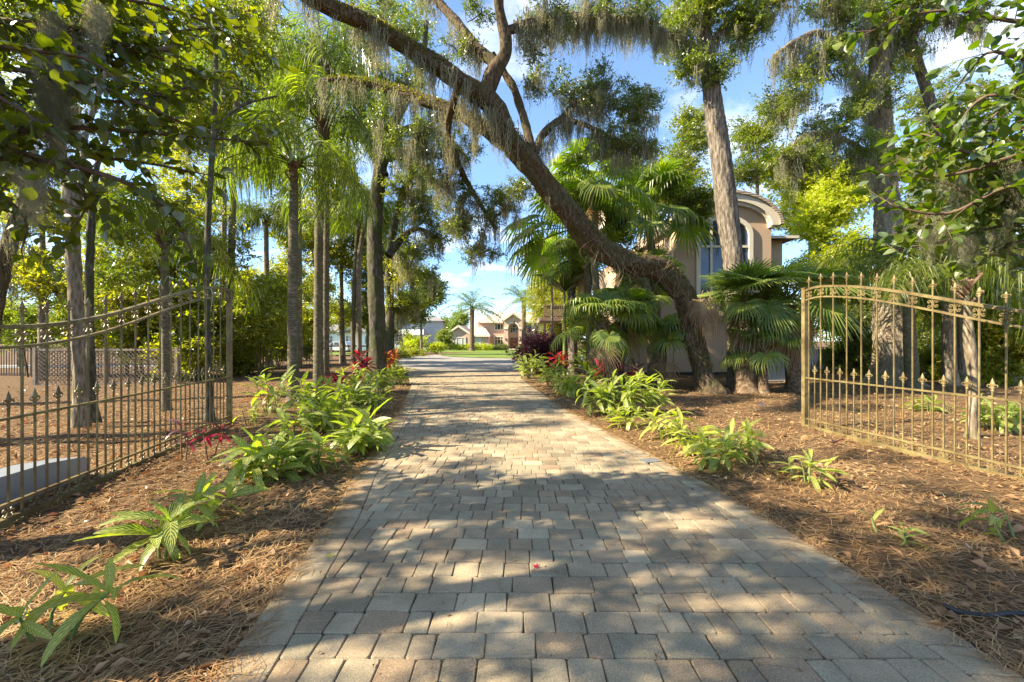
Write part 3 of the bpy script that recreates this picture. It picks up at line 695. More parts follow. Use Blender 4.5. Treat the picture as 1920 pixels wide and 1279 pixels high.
def f(mb):
    e, zt = hz(602.5), hz(581.5); a, b = hx(892), hx(1043); r0, r1 = hx(926), hx(1005); y0, y1, ym = .3, 12, 6.2
    roof_slab(mb, [(a, y0, e), (b, y0, e), (r1, ym, zt), (r0, ym, zt)]); roof_slab(mb, [(a, y1, e), (a, y0, e), (r0, ym, zt)]); roof_slab(mb, [(b, y0, e), (b, y1, e), (r1, ym, zt)]); roof_slab(mb, [(b, y1, e), (a, y1, e), (r0, ym, zt), (r1, ym, zt)])
part(t, 'roof', f, 'roof_pink', label='pinkish shingle roof over the main block')
def f(mb):
    c, e, zt = hx(963), hz(600.5), hz(586.5)
    roof_slab(mb, [(hx(943.5), -1.6, e), (c, -1.6, zt), (c, 4.5, zt), (hx(943.5), 4.5, e)]); roof_slab(mb, [(c, -1.6, zt), (hx(983), -1.6, e), (hx(983), 4.5, e), (c, 4.5, zt)])
part(t, 'roof', f, 'roof_pink', label='small gable roof over the entry')
def f(mb):
    c, e, zt = hx(864), hz(625.5), hz(610.5)
    roof_slab(mb, [(hx(841.5), -3.0, e), (c, -3.0, zt), (c, 6, zt), (hx(841.5), 6, e)]); roof_slab(mb, [(c, -3.0, zt), (hx(886.5), -3.0, e), (hx(886.5), 6, e), (c, 6, zt)])
part(t, 'roof', f, 'roof_pink', label='gable roof of the left wing')
def f(mb):
    e = hz(629); zt = hz(604); roof_slab(mb, [(hx(883), -2.4, e), (hx(921.5), -2.4, e), (hx(899), 3, zt), (hx(880), 3, zt)]); roof_slab(mb, [(hx(921.5), -2.4, e), (hx(921.5), 4.2, e), (hx(899), 3, zt)])
part(t, 'roof', f, 'roof_pink', label='low hip roof right of the wing gable')
def f(mb):
    def fas(p, q, hh=.35): bar(mb, p, q, .12, hh)
    fas((hx(841.5), -3.06, hz(627)), (hx(864), -3.06, hz(612)), .4); fas((hx(864), -3.06, hz(612)), (hx(886.5), -3.06, hz(627)), .4)
    fas((hx(943.5), -1.66, hz(602)), (hx(963), -1.66, hz(588)), .4); fas((hx(963), -1.66, hz(588)), (hx(983), -1.66, hz(602)), .4)
    fas((hx(892), .26, hz(603.8)), (hx(943), .26, hz(603.8))); fas((hx(983), .26, hz(603.8)), (hx(1043), .26, hz(603.8))); fas((hx(886), -2.46, hz(630.3)), (hx(921.5), -2.46, hz(630.3)))
part(t, 'fascia', f, 'trim')

# --- grey-blue house beyond the left trees, white house further left
HY2 = 92.; k2 = HY2 / FPX
t = thing('grey_house', 'grey blue sided two storey house with white metal porch roof', 'house', GX(790, HY2), R(6)); zb = -float(gz(0, HY2))
X = lambda u: (u - 790) * k2
Z = lambda v: CZ + (CV - v) * k2 + zb
part(t, 'wall', lambda mb: box(mb, ((X(700) + X(827)) / 2, 7, Z(601) / 2), (X(827) - X(700), 9, Z(601))), 'siding')
part(t, 'porch', lambda mb: ([box(mb, (X(u), .1, Z(627) / 2), (.25, .25, Z(627))) for u in (741, 760, 775, 789)], box(mb, (X(765), 1.2, .2), (X(795) - X(735), 2.4, .4))), 'white')
def f(mb): roof_slab(mb, [(X(738), -.4, Z(627.5)), (X(794), -.4, Z(627.5)), (X(792), 2.9, Z(615)), (X(752), 2.9, Z(615))])
part(t, 'porch_roof', f, 'metalroof')
def f(mb):
    e, zt = Z(600.5), Z(589); roof_slab(mb, [(X(696), 1.9, e), (X(831), 1.9, e), (X(812), 7, zt), (X(712), 7, zt)]); roof_slab(mb, [(X(831), 1.9, e), (X(831), 12, e), (X(812), 7, zt)]); roof_slab(mb, [(X(696), 12, e), (X(696), 1.9, e), (X(712), 7, zt)]); roof_slab(mb, [(X(831), 12, e), (X(696), 12, e), (X(712), 7, zt), (X(812), 7, zt)])
part(t, 'roof', f, 'roof_grey')
for u in (748, 757, 768): window(t, X(u), Z(643), .85, 1.5, 2.48, (1,), (1, 1), .1, trim='white')
for u in (738, 778, 784): window(t, X(u), Z(614.5), .8, 1.1, 2.48, (1,), (1, 1), .1, trim='white')
HY3 = 80.; k3 = HY3 / FPX
t = thing('white_house', 'white house with steep roof seen between the left palm trunks', 'house', GX(655, HY3), R(8))
X = lambda u: (u - 655) * k3
Z = lambda v: CZ + (CV - v) * k3 + .3
part(t, 'wall', lambda mb: box(mb, (X(650), 5, Z(622) / 2), (X(705) - X(600), 8, Z(622))), 'white')
def f(mb): prism(mb, [(X(638), Z(622)), (X(668), Z(622)), (X(653), Z(604))], 1.0, 6)
part(t, 'gable', f, 'white')
def f(mb):
    roof_slab(mb, [(X(597), .4, Z(622.5)), (X(708), .4, Z(622.5)), (X(700), 5, Z(607)), (X(605), 5, Z(607))]); roof_slab(mb, [(X(708), 9.5, Z(622.5)), (X(597), 9.5, Z(622.5)), (X(605), 5, Z(607)), (X(700), 5, Z(607))])
    roof_slab(mb, [(X(636), .3, Z(623)), (X(653), .3, Z(602.5)), (X(653), 6, Z(602.5)), (X(636), 6, Z(623))]); roof_slab(mb, [(X(653), .3, Z(602.5)), (X(670), .3, Z(623)), (X(670), 6, Z(623)), (X(653), 6, Z(602.5))])
part(t, 'roof', f, 'roof_grey')
for u in (620, 649, 656, 684, 694): window(t, X(u), Z(645), .7, 1.6, .98, (1,), (2, 1), .09, trim='white')

# --- tan building on the right with arched dormer
BY = 18.; kb = BY / FPX
t = thing('tan_stucco_building', 'tan stucco building with arched gable behind the tall straight trunk', 'building', (P(1365, 0, BY)[0], BY, 0), 0)
X = lambda u: (u - 1365) * kb
Z = lambda v: CZ + (CV - v) * kb
def arc(c, hw, z0, rise, n=17): return [(c + hw * math.cos(a), z0 + rise * math.sin(a)) for a in np.linspace(0, np.pi, n)]
W0, W1 = X(1176), X(1446)
def f(mb):
    prism(mb, [(X(1270), Z(565) ), (W1, Z(565)), (W1, Z(428))] + arc(X(1360), W1 - X(1360), Z(428), Z(377) - Z(428))[1:-1] + [(X(1274), Z(428)), (X(1270), Z(428))], 0, 6)
part(t, 'wall', f, 'stucco_tan', label='arched upper wall round the window')
part(t, 'wall', lambda mb: box(mb, ((W0 + W1) / 2, 3.0, (Z(565.2)) / 2), (W1 - W0, 5.98, Z(565.2))), 'stucco_tan', label='plain lower wall behind the leaning oak')
part(t, 'wall', lambda mb: box(mb, ((W0 + X(1269)) / 2, 4.0, (Z(565.1) + Z(470)) / 2), (X(1269) - W0, 4, Z(470) - Z(565.1))), 'stucco_tan', label='upper wall left of the arch')
part(t, 'wall', lambda mb: box(mb, ((W1 + X(1517)) / 2 + .01, 4.3, Z(432) / 2), (X(1517) - W1, 5, Z(432))), 'stucco_tan', label='set back wall right of the arch')
for u in (1198, 1263, 1298): part(t, 'wall_joint', lambda mb: box(mb, (X(u), -.003, 1.1), (.025, .012, 2.2)), 'darkgrey')
part(t, 'plinth', lambda mb: box(mb, ((W0 + W1) / 2, -.03, .05), (W1 - W0 + .1, .1, .14)), 'black')
def archband(mb, hw0, hw1, r0, r1, y0, y1, zb, c=X(1360)):
    A = arc(c, hw0, zb, r0); B = arc(c, hw1, zb, r1)
    for k in range(len(A) - 1):
        V = []
        for yy in (y0, y1): V += [(A[k][0], yy, A[k][1]), (A[k + 1][0], yy, A[k + 1][1]), (B[k + 1][0], yy, B[k + 1][1]), (B[k][0], yy, B[k][1])]
        mb.add(V, BOXF)
hw = W1 - X(1360)
part(t, 'cornice', lambda mb: (archband(mb, hw + .22, hw - .12, Z(366) - Z(425), Z(379) - Z(425), -.28, .0, Z(425)), archband(mb, hw + .10, hw - .16, Z(371) - Z(427), Z(384) - Z(427), -.16, -.001, Z(428))), 'trim')
part(t, 'roof', lambda mb: archband(mb, hw + .34, hw + .2, Z(361) - Z(424), Z(366.5) - Z(424), -.36, 6, Z(424)), 'roof_tan', label='curved shingle roof of the arch')
def f(mb):
    e, zt = Z(430), Z(395); roof_slab(mb, [(W1 + .25, 1.2, e), (X(1530), 1.2, e), (X(1500), 4.2, zt), (W1 + .1, 4.2, zt)]); roof_slab(mb, [(X(1530), 1.2, e), (X(1530), 7, e), (X(1500), 4.2, zt)])
part(t, 'roof', f, 'roof_tan', label='low shingle roof right of the arch')
def f(mb):
    e, zt = Z(468), Z(435); roof_slab(mb, [(W0 - .3, 1.4, e), (X(1272), 1.4, e), (X(1272), 4.5, zt), (W0 + .8, 4.5, zt)])
part(t, 'roof', f, 'roof_tan', label='low shingle roof left of the arch')
part(t, 'gutter', lambda mb: (box(mb, ((W1 + X(1530)) / 2 + .1, 1.12, Z(432.5)), (X(1530) - W1 - .2, .12, .12)), box(mb, ((W0 + X(1272)) / 2, 1.34, Z(470)), (X(1272) - W0 + .2, .1, .12))), 'trim')
window(t, X(1357), Z(588), X(1410) - X(1304), Z(404) - Z(588), -.004, (1, 1.25, 1.25, 1), (2.3, 1), .19, arch=.82, depth=.1)
# wooden deck at the left corner of the building
t = thing('wooden_deck', 'raised brown wooden deck with railing beside the feathery yellow green tree', 'deck', P(1040, 639.5, 30) * [1, 1, 0], 0)
k4 = 30 / FPX; X = lambda u: (u - 1040) * k4; Z = lambda v: CZ + (CV - v) * k4
part(t, 'platform', lambda mb: box(mb, (X(1080), 2.4, Z(598)), (X(1150) - X(1019), 5, .28)), 'wood')
for u in (1021, 1035, 1057, 1080): part(t, 'post', lambda mb: box(mb, (X(u), .0, Z(606) / 2), (.2, .2, Z(606))), 'wood')
part(t, 'rail', lambda mb: (box(mb, (X(1085), -.06, Z(573)), (X(1150) - X(1019), .1, .08)), box(mb, (X(1085), -.06, Z(592)), (X(1150) - X(1019), .06, .06))), 'wood')
bal = MB(); box(bal, (0, 0, 0), (.10, .03, Z(573) - Z(595))); bme = bal.mesh('baluster', M['wood'])
for u in np.arange(1020, 1150, 3.4): ob('baluster', bme, t, (X(u), -.03, Z(584)))

# --- fences
def fence_line(name, label, p, q, h, m, post=2.0, kind='picket'):
    p = np.array(p, float); q = np.array(q, float); L = np.linalg.norm(q - p); ang = math.atan2(q[1] - p[1], q[0] - p[0])
    z0 = float(gz(p[0], p[1])); t = thing(name, label, 'fence', (p[0], p[1], z0), ang)
    pm = MB(); box(pm, (0, 0, h / 2 + .03), (.09, .09, h + .1)); pme = pm.mesh('post', M[m])
    for s in np.arange(0, L + .1, post): ob('post', pme, t, (s, 0, 0))
    if kind == 'picket':
        km = MB(); box(km, (0, 0, h / 2), (.02, .02, h)); kme = km.mesh('picket', M[m])
        S = np.arange(.1, L, .125)
        for s in S[:280]: ob('picket', kme, t, (s, 0, 0))
        for z in (.12, h - .12): part(t, 'rail', lambda mb: box(mb, (L / 2, .0, z), (L, .035, .03)), m)
    elif kind == 'rail':
        for z in (.3, .65, h): part(t, 'rail', lambda mb: box(mb, (L / 2, .0, z), (L, .04, .12)), m)
    return t
fence_line('picket_fence', 'low black metal picket fence in front of the pale road at far left', (-26, 17.6), (-15.2, 16.8), 1.2, 'black')
fence_line('picket_fence', 'black metal picket fence running behind the lattice and left shrubs', (-15, 19.5), (-9.6, 21.5), 1.2, 'black')
fence_line('rail_fence', 'dark rail fence between the left palm trunks in front of the white house', (-17, 34), (-9.6, 33.0), 1.1, 'wood', 2.0, 'rail')
t = thing('lattice_fence', 'brown wooden lattice screen of diagonal slats behind the left gate', 'fence', (-16.0, 13.6, 0), R(5))
Lw, Lh = 4.45, 1.2
for s in (0, 2.2, Lw): part(t, 'post', lambda mb: box(mb, (s, .0, .64), (.09, .09, 1.28)), 'lattice')
for z in (.05, Lh): part(t, 'rail', lambda mb: box(mb, (Lw / 2, .0, z), (Lw - .1, .045, .06)), 'lattice')
for sg in (1, -1):
    for c in np.arange(-Lh, Lw + Lh, .135):
        a = np.array([c, .05]); b = np.array([c + sg * Lh, .05 + Lh]); 
        x0, x1 = a[0], b[0]
        ts = [0., 1.]
        lo, hi = .03, Lw - .03
        t0 = (lo - a[0]) / (b[0] - a[0]); t1 = (hi - a[0]) / (b[0] - a[0]); t0, t1 = min(t0, t1), max(t0, t1)
        t0, t1 = max(0, t0), min(1, t1)
        if t1 - t0 < .06: continue
        p = a + (b - a) * t0; q = a + (b - a) * t1; mb = MB(); yo = .012 * sg
        bar(mb, (p[0], yo, p[1]), (q[0], yo, q[1]), .010, .032, up=(0, 1, 0)); mb.build('slat', M['lattice'], t)
# low stone/pale wall glimpsed behind the right gate
mb = MB(); box(mb, (0, 0, .55), (9, .3, 1.1)); mb.build('garden_wall', M['siding'], loc=(16, 21, 0), label='pale grey wall glimpsed behind the big trunk and right gate', category='wall')
# dark utility box behind palmetto
t = thing('utility_box', 'grey utility box half hidden behind the palmetto near the tan building', 'utility box', (P(1450, 0, 15)[0], 15.2, 0), .2)
part(t, 'cabinet', lambda mb: box(mb, (0, 0, .45), (.9, .7, .8)), 'darkgrey'); part(t, 'pad', lambda mb: box(mb, (0, 0, .03), (1.2, 1.0, .08)), 'stone')

# --- parked car
def car(label, p, rz):
    t = thing('parked_car', label, 'car', p, rz)
    mb = MB(); body = [(-2.3, .35), (2.25, .35), (2.32, .6), (2.2, .92), (1.2, 1.02), (-2.2, 1.05), (-2.34, .7)]
    prism(mb, body, -.9, .9); b = mb.build('body', M['car'], t); bv = b.modifiers.new('bevel', 'BEVEL'); bv.width = .08; bv.segments = 2
    mb = MB(); cab = [(-2.15, 1.04), (1.1, 1.02), (.35, 1.58), (.1, 1.64), (-1.7, 1.66), (-2.0, 1.55)]; prism(mb, cab, -.78, .78); c = mb.build('cabin', M['car'], t); bv = c.modifiers.new('bevel', 'BEVEL'); bv.width = .06; bv.segments = 2
    for (a, b2) in ((-1.95, -.95), (-.85, -.02), (.08, .75)):
        for s in (-1, 1):
            mb = MB(); q = [(a, 1.1), (b2, 1.1), (min(b2, .38) if b2 > .5 else b2, 1.52), (a + .1, 1.52)]; prism(mb, q, s * .785 - .01, s * .785 + .01); mb.build('side_window', M['glass'], t)
    mb = MB(); roof_slab(mb, [(1.08, -.7, 1.05), (1.08, .7, 1.05), (.42, .62, 1.55), (.42, -.62, 1.55)], -.015); mb.build('windscreen', M['glass'], t)
    tm = MB(); th = np.linspace(0, 2 * np.pi, 20, endpoint=False)
    prism(tm, [(.34 * math.cos(a), .34 * math.sin(a)) for a in th], -.11, .11); tme = tm.mesh('wheel', M['tyre'])
    rm = MB(); prism(rm, [(.2 * math.cos(a), .2 * math.sin(a)) for a in th], -.12, .12); rme = rm.mesh('rim', M['rim'])
    for x in (-1.45, 1.45):
        for s in (-.82, .82): w = ob('wheel', tme, t, (x, s, .34)); ob('rim', rme, w)
    for s in (-.65, .65):
        mb = MB(); box(mb, (2.27, s, .72), (.1, .34, .16)); mb.build('headlight', M['metalroof'], t); mb = MB(); box(mb, (-2.31, s, .85), (.08, .3, .2)); mb.build('tail_light', M['ti_red'], t)
    return t
car('silver car parked in front of the grey house porch', GX(752, 78), R(176))
car('pale car partly hidden behind the palm trunks by the white house', GX(632, 62), R(170))

# ------------------------------------------------------------------ VEGETATION builders
def pxr(Y, px): return px * Y / FPX
def path_px(pts):
    """(u,v,Y,r_px) rows -> x,y,z,r rows"""
    return np.array([list(P(u, v, Y)) + [pxr(Y, r) / math.sqrt(1 + ((u - CU) / FPX) ** 2)] for u, v, Y, r in pts])
def B(u, v, Y, ru, rv, n, rd=None): 
    a, b = pxr(Y, ru), pxr(Y, rv); return (P(u, v, Y), np.array([a, rd if rd else (a + b) / 2, b]), n)
def cluster_mesh(seed, mat, wid, lf=.19, ntw=16, per=13, droop=.2, flat_=.75):
    """a ball of leafy twigs of radius about 1"""
    g = np.random.default_rng(seed); mb = MB(); P_, D_ = [], []
    for i in range(ntw):
        d = randdir(1, g)[0]; d[2] = d[2] * .8 + .05; st = g.normal(0, .22, 3); L = g.uniform(.55, 1.1); bend = g.normal(0, .35, 3) - [0, 0, droop]
        t = np.linspace(.15, 1, per); q = st + d * L * t[:, None] + bend * .3 * (t ** 2)[:, None]; q[:, 2] *= flat_
        P_.append(q + g.normal(0, .05, q.shape)); dd = norm(d)[None] * .7 + g.normal(0, .62, q.shape); dd[:, 2] -= droop * .7; D_.append(dd)
        mb_t = [tuple(q[0]) + (.012,), tuple(q[per // 2]) + (.008,), tuple(q[-1]) + (.004,)]; tube(mb, mb_t, 3)
    P_ = np.vstack(P_); D_ = np.vstack(D_); n = len(P_)
    nn = g.normal(0, .6, (n, 3)) + [0, 0, .7]; L = lf * g.uniform(.6, 1.25, n); leaves(mb, P_, D_, nn, L, L * wid)
    return mb.mesh('leaf_cluster', mat)
CM = {}
def crown(parent, blobs, mat, leaf=.07, per=46, cl=.26, wid=.5, name='crown', twigs=True, seed=0, label=None, droop=.15, up=.7, dens=1.15, fill=1.0):
    g = np.random.default_rng(seed + 100); tw = MB(); key = (mat.name, round(wid, 2), droop > 1)
    if key not in CM: CM[key] = [cluster_mesh(900 + k + 10 * len(CM), mat, wid, droop=min(droop, 1.3)) for k in range(5)]
    cr = ob(name, None, parent)
    if label: cr['label'] = label
    for c, r, n in blobs:
        c = np.asarray(c, float); r = np.asarray(r, float); n = int(n * dens)
        d = randdir(n, g); rad = g.random(n) ** .5; cc = c + d * rad[:, None] * r; cc += g.normal(0, .08, cc.shape) * r.mean()
        for q in cc:
            sc_ = leaf / .19 * g.uniform(.75, 1.25) * fill
            ob('leaf_cluster', CM[key][int(g.integers(5))], cr, q, (g.normal(0, .4), g.normal(0, .4), g.uniform(0, 6.28)), (sc_, sc_, sc_ * g.uniform(.7, 1.1)), kind='stuff')
        if twigs:
            for q in cc[: max(2, n // 7)]:
                m = (c + q) / 2 + g.normal(0, .12, 3); rr = .010 + .004 * r.mean()
                tube(tw, smooth_path([tuple(c - [0, 0, r[2] * .3]) + (rr * 1.5,), tuple(m) + (rr,), tuple(q) + (rr * .4,)], .5), 4)
    if twigs and tw.n: tw.build('branch', M['twig'], parent, kind='stuff')
    return cr
def moss_mesh(seed, per=17, w=.011, spread=.09, mat=None, K=6, wisp=4, jit=.018):
    """one hanging beard, one metre long"""
    g = np.random.default_rng(seed + 500); N = per
    base = g.normal(0, 1, (N, 3)) * [spread, spread, spread * .3]; L = g.uniform(.3, 1.05, N)
    th = g.uniform(0, 3.14, N); sd = np.column_stack([np.cos(th), np.sin(th), g.normal(0, .12, N)]); rows = []; drift = g.normal(0, .06, (N, 3)) * [1, 1, 0]
    for i in range(K):
        t = i / (K - 1); p = base * [1 - .55 * t, 1 - .55 * t, 1] + drift * t; p = p + g.normal(0, jit, (N, 3)) * [1, 1, .6]; p[:, 2] -= L * t
        ww = w * (1.0 - .8 * t) * g.uniform(.5, 1.3, N); rows += [p - sd * ww[:, None], p + sd * ww[:, None]]
    V = np.stack(rows, 1).reshape(-1, 3); q = np.arange(N)[:, None] * 2 * K; mb = MB()
    mb.add(V, np.concatenate([q + [2 * i, 2 * i + 1, 2 * i + 3, 2 * i + 2] for i in range(K - 1)], 1).reshape(-1, 4))
    M_ = N * wisp; idx = g.integers(0, N, M_); tt = g.random(M_); wp = base[idx] * (1 - .55 * tt)[:, None] + drift[idx] * tt[:, None]; wp[:, 2] = base[idx, 2] - L[idx] * tt
    wd = g.normal(size=(M_, 3)) * [1, 1, .5] + [0, 0, -.8]; leaves(mb, wp, wd, g.normal(size=(M_, 3)), g.uniform(.03, .10, M_), w * .7, fold=0)
    return mb.mesh('moss_beard', mat or M['moss'])
MM = {}
def moss_clumps(parent, pts, lens, mat=None, per=16, spread=.08, w=.010, seed=0, name='spanish_moss'):
    g = np.random.default_rng(seed + 700); fine = w < .005; key = (fine, per > 24)
    if key not in MM: MM[key] = [moss_mesh(k + 20 * len(MM), per=(70 if fine else 20), w=(.0035 if fine else .012), spread=(.13 if fine else .10), K=(14 if fine else 8), wisp=(22 if fine else 9), jit=(.028 if fine else .02)) for k in range(6)]
    e = ob(name, None, parent)
    for p in np.asarray(pts, float):
        L = lens * g.uniform(.45, 1.3); wx = max(L * .9, lens * .6) * g.uniform(.8, 1.3)
        ob('moss_beard', MM[key][int(g.integers(6))], e, p, (g.normal(0, .06), g.normal(0, .06), g.uniform(0, 6.28)), (wx, wx, L), kind='stuff')
    return e
def along(paths, n, g, t0=0., t1=1., below=True):
    """random points on the underside of limbs"""
    out = []
    for pth in paths:
        s = smooth_path(pth, .15); k = g.integers(int(len(s) * t0), max(int(len(s) * t1), 1), n)
        p = s[k]; out.append(np.column_stack([p[:, 0] + g.normal(0, 1, n) * p[:, 3] * .6, p[:, 1] + g.normal(0, 1, n) * p[:, 3] * .6, p[:, 2] - p[:, 3] * .5]))
    return np.vstack(out)
def in_blobs(blobs, frac, g):
    out = []
    for c, r, n in blobs:
        k = max(1, int(n * frac)); out.append(np.asarray(c) + randdir(k, g) * (g.random(k) ** .5)[:, None] * r * .9)
    return np.vstack(out)

# feather palm frond meshes: grow along +X
def feather(L, n, ll, lw, el, droop, hang, seed, mat, name='frond', plume=.6):
    g = np.random.default_rng(seed); t = np.linspace(0, 1, 16)
    def C(t): return np.column_stack([L * (t - .18 * t ** 3) * math.cos(el * .8), 0 * t, L * (math.sin(el) * t - droop * t ** 2.2)])
    mb = MB(); c = C(t); tube(mb, np.column_stack([c, .018 * (1 - t) + .004]), 5)
    tt = np.repeat(np.linspace(.16, .99, n), 2) + g.normal(0, .004, 2 * n); tt = np.clip(tt, 0, 1); sd = np.tile([1., -1.], n)
    p = C(tt); T = norm(C(np.clip(tt + .02, 0, 1.02)) - p)
    env = np.sin(np.pi * np.clip(tt * .92 + .12, 0, 1)) ** .6; l = ll * env * g.uniform(.8, 1.1, 2 * n)
    side = np.column_stack([0 * sd, sd, 0 * sd]); d = norm(side + T * .55 + np.column_stack([0 * sd, 0 * sd, g.normal(.15, plume, 2 * n)]))
    wv = norm(np.cross(d, [0, 0, 1]) + g.normal(0, .4, d.shape))
    m1 = p + d * l[:, None] * .45; m1[:, 2] -= hang * l * .12; m2 = p + d * l[:, None] * .78; m2[:, 2] -= hang * l * .42; e = p + d * l[:, None] * .95; e[:, 2] -= hang * l * .85
    V = np.stack([p, m1 - wv * lw, m1 + wv * lw, m2 - wv * lw * .8, m2 + wv * lw * .8, e], 1).reshape(-1, 3); q = np.arange(2 * n)[:, None] * 6
    mb.add(V, np.concatenate([q + [0, 2, 1], q + [3, 4, 5]], 1).reshape(-1, 3)); mb.add(V * 1., (q + [1, 2, 4, 3]).reshape(-1, 4))
    return mb.mesh(name, mat)
QF = [feather(2.9, 62, .80, .0125, R(e), dr, 1.15, s, M['palm']) for s, (e, dr) in enumerate([(62, .95), (45, .85), (25, .75), (70, 1.0), (50, 1.05), (8, .62)])]
DF = [feather(3.7, 46, .5, .022, R(e), dr, .25, s + 20, M['date'], plume=.35) for s, (e, dr) in enumerate([(60, .45), (40, .5), (15, .5), (75, .5), (-5, .45)])]
def fanblade(Rr, pet, el, seed, mat, nseg=34, tipd=.55, spread=300, name='frond', w=1.):
    g = np.random.default_rng(seed); mb = MB(); t = np.linspace(0, 1, 7)
    pc = np.column_stack([pet * t * math.cos(el), 0 * t, pet * (math.sin(el) * t - .12 * t * t)]); tube(mb, np.column_stack([pc, .012 + 0 * t]), 4)
    hub = pc[-1]; el2 = el - R(35) + g.normal(0, .12); ex = np.array([math.cos(el2), 0, math.sin(el2)]); ey = np.array([0, 1., 0]); ez = np.cross(ex, ey)
    if ez[2] < 0: ez = -ez
    a = np.radians(np.linspace(-spread / 2, spread / 2, nseg)); da = a[1] - a[0]
    Rs = Rr * (1 - .22 * (np.abs(a) / a.max()) ** 2) * g.uniform(.9, 1.06, nseg)
    V = []; F = []; k = 0
    for ai, ri in zip(a, Rs):
        u = ex * math.cos(ai) + ey * math.sin(ai); s = -ex * math.sin(ai) + ey * math.cos(ai)
        hw = math.tan(da / 2) * ri * .5 * w; dj = g.uniform(.6, 1.3)
        p0 = hub; p1 = hub + u * ri * .5 + ez * .05 * ri; p2 = hub + u * ri * .8; p2 = p2 - [0, 0, tipd * ri * .16 * dj]; p3 = hub + u * ri * (1 - .18 * tipd) - np.array([0, 0, tipd * ri * .5 * dj])
        up = ez * hw * .5
        V += [p0, p1 - s * hw, p1 + up, p1 + s * hw, p2 - s * hw * .6, p2 + up * .5, p2 + s * hw * .6, p3]
        F += [(k, k + 1, k + 2), (k, k + 2, k + 3), (k + 1, k + 4, k + 5), (k + 1, k + 5, k + 2), (k + 2, k + 5, k + 6), (k + 2, k + 6, k + 3), (k + 4, k + 7, k + 5), (k + 5, k + 7, k + 6)]; k += 8
    mb.add(V, np.array(F)); return mb.mesh(name, mat)
FF = [fanblade(.85, p, R(e), s, M['fan'], 38, td, w=1.05) for s, (p, e, td) in enumerate([(.9, 65, .6), (1.0, 40, .8), (1.05, 15, 1.0), (1.0, -10, 1.1), (.8, 55, .7)])]
SF = [fanblade(.92, p, R(e), s + 9, M['fan'], 40, td, 250, w=.9) for s, (p, e, td) in enumerate([(.6, 70, .15), (.7, 45, .25), (.75, 18, .35), (.7, -15, .5)])]
DFR = [fanblade(.75, p, R(e), s + 30, M['dryfrond'], 26, 1.3, 200, w=.55) for s, (p, e) in enumerate([(.35, -60), (.4, -72), (.3, -50)])]
def crown_fronds(par, top, meshes, n, seed, sc=1., dry=0, drym=None, lo=0, az=(0, 6.28)):
    g = np.random.default_rng(seed + 40)
    for i in range(n):
        a = az[0] + (az[1] - az[0]) * ((i * .381966) % 1) + g.normal(0, .2); k = min(len(meshes) - 1, int(g.random() * len(meshes)))
        ob('frond', meshes[k], par, top + g.normal(0, .03, 3), (g.normal(0, .18), g.normal(0, .14), a), sc * g.uniform(.82, 1.12))
    for i in range(dry):
        a = g.uniform(0, 6.28); o = ob('frond', (drym or DFR)[i % 3], par, top + [0, 0, -.15 - .25 * g.random()], (g.normal(0, .1), g.normal(0, .1), a), sc * g.uniform(.8, 1.1)); o['label'] = 'dry brown hanging frond'
def palm(name, label, pts, mat, meshes, n, seed=0, scl=1., rings=.06, dry=0, group=None, boots=None, seg=14, drym=None, az=(0, 6.28)):
    pth = path_px(pts); base = pth[0, :3].copy(); base[2] = float(gz(base[0], base[1])) ; pth[0, 2] = min(pth[0, 2], base[2] - .05)
    t = thing(name, label, 'palm tree', base, 0, group)
    pr = pth.copy(); pr[:, :3] -= base
    mb = MB(); sm = smooth_path(pr, .05 if pts[0][2] < 16 else .12)
    fl = np.clip((sm[:, 2]) / .35, 0, 1); sm[:, 3] *= 1 + .35 * (1 - fl) ** 2
    sm[:, 3] *= .95; tube(mb, sm, seg, .05, 0, seed, rings=rings); mb.build('trunk', M[mat], t, smooth=True)
    if boots:
        mb = MB(); g = np.random.default_rng(seed); L = sm[sm[:, 2] > sm[-1, 2] - boots]
        for i in range(int(boots * 28)):
            q = L[g.integers(len(L))]; a = g.uniform(0, 6.28); o = np.array([math.cos(a), math.sin(a), 0]); b = q[:3] + o * q[3] * .8
            bar(mb, b, b + o * .13 + [0, 0, .20], .07, .03)
        mb.build('leaf_boots', M['boots'], t, kind='stuff')
    crown_fronds(t, pr[-1, :3], meshes, n, seed, scl, dry, drym, az=az)
    return t
def limb_tree(name, label, category, limbs, mat, amp=.08, ridge=.03, seg=20, step=.08, seed=0, flare=.5, group=None):
    """limbs: list of pixel paths, first is the trunk from the ground"""
    ps = [path_px(l) for l in limbs]; base = ps[0][0, :3].copy(); base[2] = float(gz(base[0], base[1])); ps[0][0, 2] = min(ps[0][0, 2], base[2] - .08)
    t = thing(name, label, category, base, 0, group)
    for i, pth in enumerate(ps):
        q = pth.copy(); q[:, :3] -= base; sm = smooth_path(q, step)
        if i == 0 and flare: fl = np.clip(sm[:, 2] / .9, 0, 1); sm[:, 3] *= 1 + flare * (1 - fl) ** 3
        mb = MB(); tube(mb, sm, seg if i == 0 else max(8, seg // 2), amp, ridge, seed + i); mb.build('trunk' if i == 0 else 'limb', mat, t, smooth=True)
    return t, ps, base
def L_(blobs, base): return [(np.asarray(c) - base, r, n) for c, r, n in blobs]

